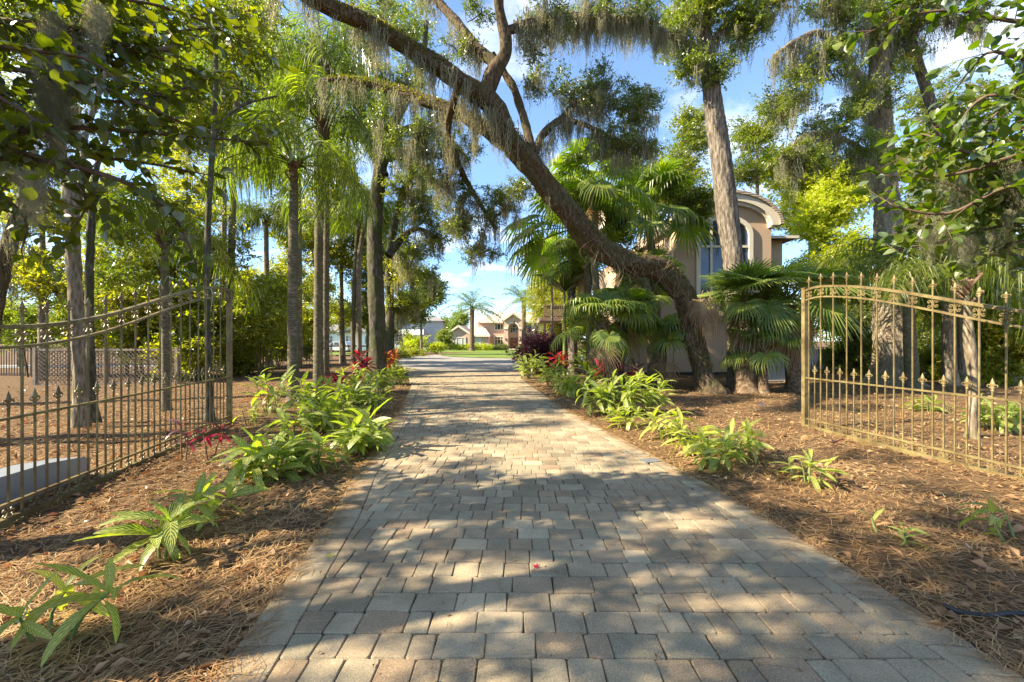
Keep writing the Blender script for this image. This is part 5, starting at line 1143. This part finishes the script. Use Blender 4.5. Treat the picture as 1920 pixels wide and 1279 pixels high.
bush('understory_shrub', 'leafy shrub between the low fan palm trunks and the tan wall', [B(1130, 660, 16.4, 40, 32, 18), B(1100, 600, 16.8, 30, 30, 12), B(1190, 500, 16.9, 40, 35, 14), B(1150, 430, 17, 40, 40, 14)], V_, .11, 44, 163, .34)
bush('background_tree', 'leafy tree crossed by the leaning palm at upper right', [B(1790, 250, 17, 60, 60, 18), B(1880, 200, 16.5, 60, 70, 18), B(1740, 190, 17, 35, 40, 8)], V_, .11, 44, 164, .38, trunk=.12, category='tree', moss=.4)
# distance on the left of the drive
bush('shade_tree', 'small dark magnolia with pale trunk left of the turning circle', [B(790, 560, 46, 42, 24, 40), B(815, 535, 46, 25, 18, 16), B(770, 590, 46, 30, 16, 16), B(790, 525, 46, 20, 18, 10)], O_, .22, 42, 61, .6, trunk=.17, category='tree')
bush('flowering_shrub', 'bright lemon yellow shrub left of the pale magnolia trunk', [B(778, 642, 52, 22, 12, 22), B(765, 650, 50, 12, 6, 8)], Y_, .16, 44, 62, .4)
bush('round_shrub', 'rounded yellow green shrub right of the pale magnolia trunk', [B(815, 651, 52, 14, 7, 16)], Y_, .14, 44, 63, .35)
bush('clipped_hedge', 'tall dark green hedge against the left wall of the pink house', [(GX(833, 80) + [0, 0, 2.1], np.array([1.3, 1.2, 2.0]), 40)], V_, .18, 46, 64, .4)
bush('bed_shrubs', 'low green shrub row curving along the left bank of the far drive', [B(740, 665, 36, 28, 9, 22), B(770, 661, 42, 30, 6, 18), B(715, 668, 33, 18, 8, 10)], S_, .11, 44, 65, .3)
bush('foundation_shrub', 'row of yellow green shrubs under the window of the left wing', [(GX(u, 80) + [0, 0, .55], np.array([1.1, .8, .6]), 9) for u in (850, 860, 872, 884, 895, 906, 916)], Y_, .13, 44, 66, .3)
bush('foundation_shrub', 'dark low shrubs left of the entry step', [(GX(u, 82) + [0, 0, .5], np.array([1.0, .7, .5]), 8) for u in (926, 937, 945)], O_, .13, 44, 67, .3)
bush('foundation_shrub', 'yellowish shrub right of the entry step', [(GX(u, 80) + [0, 0, .6], np.array([1.2, .8, .6]), 10) for u in (980, 990)], Y_, .13, 44, 68, .3)
bush('distant_tree', 'hazy green trees between the grey house and the pink house', [B(840, 615, 120, 26, 18, 34), B(862, 600, 125, 20, 12, 20), B(825, 630, 118, 14, 12, 14)], V_, .4, 46, 69, 1.2, trunk=.3, category='tree')
FARL = ['behind the pale sunlit palm', 'behind the white house', 'behind the big left oak trunk', 'behind the grey house porch', 'left of the sunlit palm', 'behind the left gate end post', 'behind the brown lattice', 'beyond the left edge fence', 'behind the pink house roof', 'behind the wooden deck', 'behind the tan building', 'behind the right gate stile', 'behind the old oak', 'beyond the right gate end']
for i, (u, h, w_) in enumerate([(560, 585, 60), (640, 575, 60), (720, 590, 50), (770, 600, 40), (480, 570, 80), (300, 560, 120), (120, 570, 120), (-80, 560, 120), (1020, 590, 40), (1100, 560, 60), (1250, 560, 90), (1500, 560, 110), (1750, 560, 120), (1980, 560, 120)]):
    o = bush('distant_tree', 'far tree in the green belt, ' + FARL[i], [B(u, (h + 640) / 2, 118, w_, (640 - h) / 2 + 8, 44), B(u + w_ * .5, h + 14, 122, w_ * .5, 14, 18)], [V_, S_][i % 2], .5, 40, 70 + i, 1.5, trunk=.35, category='tree', group='far belt of trees')
def date_palm(label, u, Y, vt, seed):
    palm('date_palm', label, [(u, 655 if Y > 70 else 660, Y, 5), (u, 630, Y, 4.3), (u, (vt + 640) / 2, Y, 4.2), (u + .5, vt, Y, 4.6)], 'boots', DF, 40, seed, 1.75, rings=.05)
date_palm('date palm standing in front of the left wing of the pink house', 885, 74, 578, 81)
date_palm('date palm right of the entry partly hidden by the feathery tree', 982, 76, 562, 82)
# feathery weeping tree on the right of the house
bl = [B(1035, 520, 36, 32, 30, 44), B(1050, 570, 36, 28, 40, 44), B(1020, 560, 37, 22, 38, 34), B(1045, 620, 36, 24, 26, 20), B(1075, 540, 34, 28, 45, 24)]
t = bush('weeping_tree', 'feathery weeping yellow green tree right of the pink house', bl, S_, .26, 40, 90, .55, .16, trunk=.18, category='tree', droop=1.6)
bush('fine_leaf_tree', 'sunlit tree top above the feathery tree beside the fan palm', [B(1035, 470, 26, 28, 26, 16), B(1075, 400, 25, 28, 34, 16)], S_, .12, 40, 91, .4, trunk=.1, category='tree')
# right side background
bush('golden_tree', 'golden yellow green tree beside the roof of the tan building', [B(1520, 330, 22, 65, 38, 46), B(1560, 380, 21, 50, 40, 32), B(1450, 310, 23, 45, 30, 22), B(1600, 330, 21, 50, 50, 26), B(1590, 470, 20, 45, 35, 16), B(1530, 420, 21, 40, 40, 20), B(1550, 490, 21, 40, 40, 16)], Y_, .14, 50, 92, .42, trunk=.15, category='tree')
bush('background_tree', 'dark tree left of the tall straight trunk against the sky', [B(1270, 330, 20, 40, 45, 34), B(1300, 250, 20, 30, 50, 24), B(1235, 370, 19, 40, 35, 20), B(1305, 380, 16, 30, 30, 14)], V_, .11, 48, 93, .36, trunk=.15, category='tree', moss=.35)
bush('background_tree', 'green tree right of the tall straight trunk above the arched roof', [B(1420, 250, 22, 35, 40, 22), B(1400, 320, 22, 28, 24, 12), B(1460, 210, 22, 35, 30, 12)], V_, .12, 48, 94, .4, trunk=.15, category='tree', moss=.3)
bush('background_tree', 'bright green tree behind the slender grey trunks on the right', [B(1740, 400, 20, 60, 60, 34), B(1850, 380, 19, 60, 70, 34), B(1730, 300, 20, 50, 40, 20), B(1900, 520, 18, 50, 50, 24), B(1770, 560, 19, 70, 50, 28)], S_, .12, 46, 95, .42, trunk=.16, category='tree')
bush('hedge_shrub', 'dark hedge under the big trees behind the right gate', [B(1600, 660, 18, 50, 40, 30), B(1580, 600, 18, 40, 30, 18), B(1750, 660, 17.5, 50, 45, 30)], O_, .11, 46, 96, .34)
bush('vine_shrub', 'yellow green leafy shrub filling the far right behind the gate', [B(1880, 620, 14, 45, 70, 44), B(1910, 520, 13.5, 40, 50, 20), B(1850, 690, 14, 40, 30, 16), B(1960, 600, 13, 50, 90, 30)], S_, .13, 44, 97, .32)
bush('hedge_shrub', 'leafy shrub between the old oak and the grey trunk', [B(1745, 690, 15.5, 28, 35, 20), B(1730, 560, 16, 30, 60, 20)], V_, .11, 46, 98, .32)
# trees outside the left of the frame that shade the drive
g = np.random.default_rng(60)
for i, (x, y, z, r) in enumerate([(-5.9, 1.0, 5.0, 1.5), (-8.6, -.6, 9.0, 1.9), (-9.0, 1.6, 5.8, 1.7), (-13.5, 4.6, 8.0, 2.0), (-7.6, -1.6, 5.0, 1.5), (-16, 8.5, 9.5, 2.2)]):
    b = np.array([x, y, 0.]); t = thing('shade_oak', 'oak outside the left edge, ' + ['closest to the drive', 'tall and behind the camera', 'level with the gate box', 'beyond the gate', 'nearest and lowest', 'furthest and tallest'][i], 'tree', b, 0, 'oaks outside the left edge')
    mb = MB(); tube(mb, [(0, 0, -.1, .3), (.1, 0, z * .5, .22), (0, .2, z, .1)], 14, .08, step=.3); mb.build('trunk', M['bark'], t, smooth=True)
    crown(t, [(np.array([0, 0, z]), np.array([r, r, r * .7]), 26), (np.array([g.uniform(-1, 1), g.uniform(-1, 1), z + 1]), np.array([r, r, r * .6]), 12)], O_, .085, 52, .36, .5, seed=110 + i)

# ------------------------------------------------------------------ foreground broad leaved trees
def cup_leaf(L, W, curl, seed, mat):
    t = np.linspace(0, 1, 6); w = W * np.array([.0, .38, .5, .46, .27, .0]); x = L * t; z = -curl * L * t * t
    m = np.column_stack([x, 0 * x, z]); a = np.column_stack([x, -w, z + w * .32]); b = np.column_stack([x, w, z + w * .32])
    V = np.concatenate([m, a[1:5], b[1:5]]); F4 = []; F3 = []
    A = lambda i: 5 + i; Bb = lambda i: 9 + i
    F3 += [(0, 1, A(1)), (0, Bb(1), 1), (4, 5, A(4)), (4, Bb(4), 5)]
    for i in (1, 2, 3): F4 += [(i, i + 1, A(i + 1), A(i)), (i + 1, i, Bb(i), Bb(i + 1))]
    return V, F3, F4
CL = [cup_leaf(1, .66, c, 0, None) for c in (.1, .3, .02, .45)]
def near_tree(label, base, twl, seed, mat, leafL=.12, twig_step=.11, moss=None, mossl=.5):
    g = np.random.default_rng(seed); base = np.array(base, float); t = thing('broadleaf_tree', label, 'tree', base); trk = MB(); L = []
    top = np.array([0, 0, 2.6])
    tube(trk, [(0, 0, -.1, .16), (0, .05, 1.3, .13), (0, 0, 2.7, .10), (0, .1, 4.4, .06)], 16, .08, step=.1); trk.build('trunk', M['bark'], t, smooth=True)
    br = MB(); pos = []; dirs = []
    for k, pts in enumerate(twl):
        w = np.array([list(P(u, v, Y)) for u, v, Y in pts]) - base; n = len(w)
        st = np.array([[0, 0, np.clip(w[0, 2] - .4, 1.2, 4.2)]])
        full = np.vstack([st, w]); r = np.linspace(.028, .004, len(full))[:, None]
        sm = smooth_path(np.hstack([full, r]), .06); tube(br, sm, 6, .1, seed=k)
        s0 = int(len(sm) * .2)
        i = s0
        while i < len(sm) - 1:
            i += max(1, int(twig_step / .06 * g.uniform(.5, 1.5)))
            if i >= len(sm): break
            p = sm[i, :3]; T = norm(sm[min(i + 1, len(sm) - 1), :3] - sm[max(i - 1, 0), :3]); d = norm(T * .6 + g.normal(0, .75, 3) * [1, .8, .8])
            ln = g.uniform(.12, .38); q = p + d * ln + [0, 0, -.04]
            tube(br, [tuple(p) + (.004,), tuple((p + q) / 2 + [0, 0, .015]) + (.003,), tuple(q) + (.0015,)], 4)
            for s in np.arange(.25, 1.05, .055 / ln):
                pos.append(p + (q - p) * s); dd = norm(d * .7 + g.normal(0, .7, 3)); dd[2] -= .22; dirs.append(dd)
        for s in range(s0, len(sm), 2): pos.append(sm[s, :3]); dirs.append(g.normal(0, 1, 3) + [0, 0, -.2])
    br.build('branch', M['twig'], t, smooth=True, kind='stuff')
    pos = np.array(pos); dirs = norm(np.array(dirs)); N = len(pos); Ls = leafL * g.uniform(.65, 1.15, N); tilt = g.uniform(-.7, .7, N)
    w = pos + base; vis = (w[:, 1] > .8) & (np.abs(w[:, 0] / np.maximum(w[:, 1], .1)) < 1.3) & (np.abs((w[:, 2] - CZ) / np.maximum(w[:, 1], .1)) < .9)
    score = np.where(vis, Ls / np.maximum(w[:, 1], .1), -1); order = np.argsort(-score); ind = set(order[:300].tolist())
    mes = []
    for V, F3, F4 in CL:
        mb = MB(); mb.add(V, np.array(F3)); mb.add(V, np.array(F4)); mb.V = [V]; mb.F = [np.array(F3), np.array(F4)]; mb.n = len(V); mb.A = [np.zeros(len(V))]; mes.append(mb.mesh('leaf', mat, smooth=True))
    rest = MB()
    for i in range(N):
        d = dirs[i]; up = np.array([0, 0, 1.]) + g.normal(0, .35, 3); s = norm(np.cross(up, d)); u = np.cross(d, s); ca, sa = math.cos(tilt[i]), math.sin(tilt[i]); s, u = s * ca + u * sa, u * ca - s * sa
        Rm = np.column_stack([d, s, u]); k = i % 4
        if i in ind:
            from mathutils import Matrix
            o = ob('leaf', mes[k], t); mm = Matrix([list(Rm[r] * Ls[i]) + [pos[i][r]] for r in range(3)] + [[0, 0, 0, 1]]); o.matrix_local = mm
        else:
            V = (CL[k][0] * Ls[i]) @ Rm.T + pos[i]; o0 = rest.n; rest.add(V, np.array(CL[k][1])); rest.F.append(np.array(CL[k][2]) + o0)
    rest.build('leaf', mat, t, smooth=True, kind='stuff')
    return t
def Lb(*p): return list(p)
twl = [Lb((-160, 40, 3.0), (120, 50, 3.1), (260, 95, 3.2), (400, 150, 3.4)), Lb((-160, 200, 3.0), (80, 170, 3.1), (250, 190, 3.3), (440, 135, 3.6)), Lb((-160, 270, 2.9), (100, 240, 3.0), (290, 250, 3.2), (430, 262, 3.3), (500, 268, 3.4)),
       Lb((-150, 120, 2.9), (140, 150, 3.0), (330, 225, 3.1), (380, 250, 3.2)), Lb((-150, 310, 3.0), (60, 290, 3.0), (160, 370, 3.1), (130, 440, 3.2)), Lb((0, 300, 3.0), (200, 330, 3.1), (310, 390, 3.2), (350, 450, 3.2), (370, 500, 3.3)),
       Lb((-160, -30, 3.0), (150, -10, 3.1), (330, 20, 3.3), (480, 90, 3.7)), Lb((-160, -80, 2.7), (100, -40, 2.8), (300, -60, 3.1)), Lb((-150, 160, 2.6), (30, 200, 2.7), (130, 300, 2.8)), Lb((-150, 60, 2.5), (20, 90, 2.6), (160, 110, 2.7), (230, 160, 2.8)),
       Lb((-150, 330, 3.4), (40, 330, 3.5), (100, 400, 3.6)), Lb((100, 50, 3.1), (220, 130, 3.2), (280, 180, 3.3), (330, 160, 3.4)), Lb((260, 95, 3.2), (330, 60, 3.4), (450, 50, 3.6)), Lb((80, 240, 3.3), (180, 290, 3.4), (300, 310, 3.5), (400, 330, 3.6)), Lb((-100, 380, 3.2), (0, 370, 3.2), (50, 420, 3.3), (40, 470, 3.3))]
t = near_tree('broad leaved tree reaching dark leafy branches in from the upper left corner', (-5.4, 2.4, 0), twl, 1, M['broadleaf'], .108, .07)
g = np.random.default_rng(70); b = np.array([-5.4, 2.4, 0.])
pp = np.array([P(u + g.normal(0, 7), v + g.normal(0, 12), 3.05 + g.normal(0, .08)) for u, v in [(105, 40), (95, 90), (110, 130), (90, 180), (105, 220), (95, 150), (120, 80), (85, 120), (110, 200), (180, 20), (60, 330), (100, 60), (115, 110)] for _ in range(9)]) - b
moss_clumps(t, pp, .34, per=26, spread=.05, w=.0022, seed=71)
twl = [Lb((2050, 0, 3.3), (1920, 40, 3.4), (1800, 20, 3.5), (1700, 30, 3.6), (1620, 65, 3.7)), Lb((2050, 120, 3.2), (1920, 110, 3.3), (1850, 100, 3.4), (1790, 170, 3.5)), Lb((2050, 230, 3.1), (1930, 190, 3.2), (1850, 180, 3.3), (1800, 230, 3.4), (1775, 290, 3.5)),
       Lb((2050, 300, 3.2), (1920, 290, 3.3), (1820, 320, 3.4), (1740, 330, 3.5), (1680, 290, 3.6)), Lb((2050, 380, 3.2), (1900, 350, 3.3), (1780, 400, 3.5), (1690, 390, 3.6), (1650, 370, 3.7)), Lb((2050, 260, 3.4), (1900, 240, 3.5), (1800, 270, 3.6), (1730, 220, 3.7)),
       Lb((2050, 420, 3.5), (1900, 420, 3.6), (1780, 450, 3.8), (1680, 470, 3.9)), Lb((2050, 330, 3.6), (1890, 320, 3.7), (1800, 370, 3.9), (1700, 430, 4.0)), Lb((2050, -30, 3.3), (1900, -20, 3.5), (1780, -20, 3.6)), Lb((2050, 480, 3.5), (1930, 450, 3.6), (1850, 480, 3.7)), Lb((2050, 170, 3.5), (1920, 330, 3.6), (1850, 400, 3.7)), Lb((2050, 350, 3.3), (1850, 300, 3.4), (1760, 260, 3.5), (1720, 250, 3.6)), Lb((2050, 280, 3.5), (1880, 380, 3.6), (1760, 340, 3.7), (1660, 330, 3.8)), Lb((2050, 440, 3.4), (1950, 400, 3.5), (1880, 330, 3.6), (1830, 260, 3.6)), Lb((2050, 400, 3.8), (1900, 380, 3.9), (1780, 300, 4.0), (1700, 340, 4.1)), Lb((2050, 210, 3.8), (1900, 280, 3.9), (1800, 330, 4.0), (1750, 400, 4.1)), Lb((2050, 150, 3.3), (1950, 230, 3.4), (1890, 250, 3.5), (1840, 330, 3.6)), Lb((2050, 500, 3.9), (1950, 500, 4.0), (1880, 470, 4.0), (1800, 480, 4.1)), Lb((2050, 60, 3.5), (1940, 130, 3.6), (1880, 200, 3.7), (1840, 240, 3.8))]
t = near_tree('broad leaved tree with round green leaves hanging in from the right edge', (6.0, 2.6, 0), twl, 2, M['broadleaf2'], .105, .042)
b = np.array([6.0, 2.6, 0.])
pp = np.array([P(u + g.normal(0, 25), v + g.normal(0, 14), 3.75 + g.normal(0, .15)) for u, v in [(1850, 340), (1890, 380), (1830, 400), (1800, 430), (1870, 430), (1910, 350), (1780, 440), (1820, 350), (1900, 300), (1850, 450)] for _ in range(4)]) - b
moss_clumps(t, pp, .36, per=20, spread=.09, w=.003, seed=72)

# ------------------------------------------------------------------ variegated ginger
def lance(L, W, arch, seed):
    W = W * 1.02
    t = np.linspace(0, 1, 9); w = W * .5 * np.sin(np.pi * np.clip(t * .97 + .015, 0, 1)) ** .75; a = arch * t
    x = np.cumsum(np.concatenate([[0], np.cos(a[1:]) * L / 8])); z = -np.cumsum(np.concatenate([[0], np.sin(a[1:]) * L / 8]))
    wob = .06 * W * np.sin(t * 14 + seed)
    m = np.column_stack([x, 0 * x, z]); l = np.column_stack([x, -w, z + w * .35 + wob]); r = np.column_stack([x, w, z + w * .35 - wob]); n = 9; i = np.arange(n - 1)
    V = np.concatenate([l, m, r]); F = np.concatenate([np.stack([i, i + 1, i + n + 1, i + n], 1), np.stack([i + n, i + n + 1, i + 2 * n + 1, i + 2 * n], 1)])
    luv = np.concatenate([np.column_stack([-np.ones(n), t, np.full(n, seed)]), np.column_stack([np.zeros(n), t, np.full(n, seed)]), np.column_stack([np.ones(n), t, np.full(n, seed)])])
    return V, F, luv
LN = [lance(1, .21, a, s) for s, a in enumerate((.7, 1.2, .35, 1.7))]
def lance_mesh(k, mat):
    V, F, luv = LN[k]; mb = MB(); mb.add(V, F); me = mb.mesh('leaf', mat, smooth=True); at = me.attributes.new('luv', 'FLOAT_VECTOR', 'POINT'); at.data.foreach_set('vector', luv.ravel()); return me
LMESH = {m: [lance_mesh(k, M[m]) for k in range(4)] for m in ('ginger', 'ginger_y', 'ti_dark', 'ti_red', 'ti_orange', 'ti_purple', 'litter')}
from mathutils import Matrix
def frame(d, tilt=0., g=None):
    d = norm(np.asarray(d, float)); up = np.array([0, 0, 1.]); s = norm(np.cross(up, d)); u = np.cross(d, s); ca, sa = math.cos(tilt), math.sin(tilt)
    return np.column_stack([d, s * ca + u * sa, u * ca - s * sa])
def leafy_plant(name, label, cat, u, v, h, n, mat, seed, lean=(0, 0), leafL=.30, nl=9, single=True, spread=.6, stemr=.008, rosette=False, Y=None, smat='stem'):
    g = np.random.default_rng(seed + 900)
    if Y is None: b = GP(u, v); b[2] = float(mulch_h(b[0], b[1])) - .005
    else: b = GX(u, Y)
    t = thing(name, label, cat, b)
    for i in range(n):
        a = i * 2.4 + g.normal(0, .4); out = np.array([math.cos(a), math.sin(a)]); hh = h * g.uniform(.65, 1.08); off = out * g.uniform(.02, .12) * (n > 1) * spread * 1.5
        tip = np.array([off[0] + out[0] * spread * hh * g.uniform(.3, 1) + lean[0], off[1] + out[1] * spread * hh * g.uniform(.3, 1) + lean[1], hh])
        c = smooth_path([(off[0], off[1], -.02, stemr * 1.3), (off[0] * 1.2 + tip[0] * .22, off[1] * 1.2 + tip[1] * .22, hh * .5, stemr), (tip[0], tip[1], tip[2], stemr * .6)], .04)
        mb = MB(); tube(mb, c, 5); stem = mb.build('stem', M[smat], t, smooth=True)
        joined = MB(); lu = []
        for k in range(nl):
            tt = (.80 + .2 * k / nl) if rosette else (.32 + .68 * (k + .5) / nl); q = c[min(len(c) - 1, int(tt * len(c)))]
            T = norm(c[-1, :3] - c[max(0, len(c) - 5), :3])
            if rosette: az = k * 2.4 + g.normal(0, .3); el = R(75) - R(95) * (1 - k / nl) + g.normal(0, .1); d = np.array([math.cos(az) * math.cos(el), math.sin(az) * math.cos(el), math.sin(el)])
            else:
                az = a + (0.9 if k % 2 else -0.9) + (math.pi if (g.random() < .3) else 0) + g.normal(0, .45); el = R(12) + R(58) * (k / nl) ** 2 + g.normal(0, .15); d = np.array([math.cos(az) * math.cos(el), math.sin(az) * math.cos(el), math.sin(el)])
            sL = leafL * g.uniform(.75, 1.12) * (1 if 0 < k < nl - 1 else .75); Rm = frame(d, g.normal(0, .35)); kk = int(g.integers(0, 4)) if not rosette else int(g.integers(0, 3))
            mkk = mat if isinstance(mat, str) else mat[int(g.integers(0, len(mat)))]
            if single and mkk.startswith('ginger') and k < 2 and g.random() < .22: mkk = 'litter'
            if single:
                o = ob('leaf', LMESH[mkk][kk], stem); o.matrix_local = Matrix([list(Rm[r] * sL) + [q[r]] for r in range(3)] + [[0, 0, 0, 1]])
            else:
                V, F, luv = LN[kk]; joined.add((V * sL) @ Rm.T + q[:3], F); lu.append(luv)
        if not single:
            me = joined.mesh('foliage', M[mkk], smooth=True); at = me.attributes.new('luv', 'FLOAT_VECTOR', 'POINT'); at.data.foreach_set('vector', np.concatenate(lu).ravel()); o = ob('foliage', me, stem)
    return t
G = lambda *a, **k: leafy_plant('variegated_ginger', a[0], 'plant', *a[1:], **k)
gy, gg = 'ginger_y', 'ginger'
G('yellow striped ginger in the bottom left corner leaning towards the drive', 100, 1212, .24, 3, gy, 3, lean=(.07, 0), leafL=.31, nl=7, rosette=True, spread=.6)
G('green and cream striped ginger second from the bottom left', 300, 1055, .24, 2, gg, 2, leafL=.37, nl=10, rosette=True, spread=.2)
G('thin leaved ginger just behind the second striped one on the left', 355, 985, .26, 3, [gg, gy], 6, lean=(.12, .05), leafL=.36, nl=7, rosette=True)
G('large dark green ginger clump nearest the drive on the left', 505, 905, .34, 9, gg, 4, leafL=.42, nl=10)
G('green ginger touching the pavers behind the nearest clump', 590, 885, .32, 8, gg, 5, leafL=.36, nl=8)
G('bright ginger leaning over the left border pavers', 672, 850, .42, 8, gg, 6, lean=(.1, 0), leafL=.44, nl=10)
G('yellow tipped ginger in the middle of the left bed', 610, 812, .50, 8, [gy, gg], 7, leafL=.44, nl=10)
G('ginger with narrow leaves left of the yellow tipped one', 545, 830, .50, 6, gg, 8, leafL=.38, nl=7)
G('tall dark ginger with broad layered leaves in front of the nearest queen palm', 505, 778, .74, 6, gg, 9, leafL=.46, nl=8)
G('withered yellow ginger beside the end post of the left gate', 470, 800, .32, 4, gy, 10, leafL=.26, nl=5)
G('bluish green ginger at the foot of the twin palms', 590, 765, .50, 9, gg, 11, leafL=.44, nl=10)
G('grey green ginger right of the dark red plant', 650, 775, .50, 9, gg, 12, leafL=.44, nl=10)
G('low ginger patch where the left bed meets the drive edge', 700, 775, .50, 8, gg, 13, leafL=.36, nl=8)
G('yellow green ginger right of the crimson plant', 715, 738, .55, 9, gy, 14, leafL=.40, nl=10, single=False)
G('yellow ginger at the base of the large left oak trunk', 745, 722, .50, 9, gy, 15, leafL=.40, nl=10, single=False)
G('small ginger behind the left twin palms', 655, 732, .60, 7, gy, 16, leafL=.38, nl=10, single=False)
G('ginger under the crimson plant', 680, 748, .50, 7, gg, 17, leafL=.38, nl=10, single=False)
G('far ginger left of the narrowing drive', 735, 705, .60, 8, gy, 18, leafL=.42, nl=10, single=False)
# right bed
G('dark leaved ginger furthest along the right edge of the drive', 990, 712, .85, 8, gg, 30, leafL=.5, nl=10, single=False)
G('green ginger in front of the maroon bush', 1030, 728, .75, 9, gg, 31, leafL=.46, nl=10, single=False)
G('bright ginger patch before the grey palm trunk', 1062, 745, .55, 9, gy, 32, leafL=.42, nl=10, single=False)
G('lemon striped ginger left of the big right clump', 1095, 742, .55, 7, gy, 33, leafL=.42, nl=8)
G('ginger forming the left part of the big right clump', 1120, 780, .60, 9, gg, 34, leafL=.40, nl=9)
G('ginger forming the middle of the big right clump', 1165, 782, .72, 9, [gg, gy], 35, leafL=.44, nl=9)
G('ginger forming the right part of the big right clump', 1212, 778, .68, 9, [gg, gy], 36, leafL=.44, nl=9)
G('low pale ginger in front of the big right clump', 1172, 806, .28, 7, gy, 37, leafL=.32, nl=7)
G('pale yellow ginger with a long leaf pointing up beside the big right clump', 1248, 826, .42, 6, gy, 38, leafL=.36, nl=8)
G('pale ginger between the tall clump and the rounded pair', 1290, 852, .34, 6, gy, 39, leafL=.34, nl=7)
G('rounded ginger hanging over the straw right of the drive', 1335, 884, .30, 6, [gg, gy], 40, leafL=.33, nl=8)
G('yellow green ginger behind the rounded one', 1378, 862, .32, 7, gy, 41, leafL=.33, nl=8)
G('small upright ginger in front of the right gate stile', 1512, 908, .24, 5, gy, 42, leafL=.25, nl=6)
G('tiny ginger sprout in the straw at lower right', 1662, 1018, .12, 3, gg, 43, leafL=.17, nl=4)
G('ginger cut by the right edge of the view', 1925, 1030, .22, 4, gg, 44, leafL=.26, nl=6)
G('ginger with long leaves behind the right gate bars', 1868, 812, .34, 7, gg, 45, leafL=.42, nl=8)
G('ginger at the far right behind the gate', 1930, 800, .36, 7, gg, 46, leafL=.42, nl=7)
G('low ginger behind the gate near the old oak', 1740, 775, .26, 5, gg, 47, leafL=.36, nl=6)
T_ = lambda *a, **k: leafy_plant('cordyline', a[0], 'plant', *a[1:], rosette=True, smat='redstem', **k)
T_('dusty purple leaved plant by the left gate with a lone upright leaf', 345, 868, .42, 2, 'ti_purple', 50, leafL=.22, nl=6, spread=.3)
T_('purple plant with a red tipped leaf right of the dusty one', 392, 866, .46, 2, ['ti_purple', 'ti_dark', 'ti_red'], 51, leafL=.22, nl=6, spread=.3)
T_('crimson topped dark plant before the large left oak trunk', 682, 722, .85, 3, ['ti_red', 'ti_dark', 'ti_dark'], 52, leafL=.62, nl=15, spread=.25)
T_('orange red plant right of the large left oak trunk', 727, 708, .95, 4, 'ti_orange', 53, leafL=.48, nl=13, spread=.3)
T_('dark red plant low between the left gingers', 628, 752, .42, 3, ['ti_dark', 'ti_dark', 'ti_red'], 54, leafL=.42, nl=10, spread=.4)
T_('magenta leaved plant under the low fan palms', 1137, 728, .75, 4, ['ti_red', 'ti_orange', 'ti_purple'], 55, leafL=.5, nl=10, spread=.4)
T_('pink leaved plant against the plain tan wall', 1178, 730, .62, 3, ['ti_red', 'ti_purple'], 56, leafL=.5, nl=9, spread=.4)
T_('reddish plant between the maroon bush and the grey palm trunk', 1050, 712, .95, 4, ['ti_orange', 'ti_dark', 'ti_red'], 57, leafL=.5, nl=11, spread=.4)
T_('small dark leaved plant in front of the right gate', 1565, 868, .22, 1, ['ti_dark', 'ti_purple'], 58, leafL=.14, nl=7, spread=.2)
bush('maroon_bush', 'rounded maroon leaved bush at the right edge of the far drive', [B(1018, 664, 19.5, 34, 22, 60), B(1030, 690, 19, 22, 12, 16)], M['ti_dark'], .16, 34, 99, .2, .3, category='shrub')
# mossy dead leaves standing in the straw

for lab, (u, v), rz, sz in (('curled grey dead leaf standing in the straw left of the right gate stile', (1427, 768), .8, .16), ('small curled grey leaf in the straw beside the oak base', (1324, 774), 2., .09)):
    b = GP(u, v); mb = MB(); V, F3, F4 = CL[3]; V = V * [1, 1, 1.6]; mb.add(V * sz, np.array(F3)); mb.F.append(np.array(F4)); mb.A[-1] = mb.A[-1]
    o = mb.build('curled_leaf', M['ti_purple'], smooth=True, loc=(b[0], b[1], float(mulch_h(b[0], b[1])) + .03), rot=(.6, -.9, rz), label=lab, category='leaf')
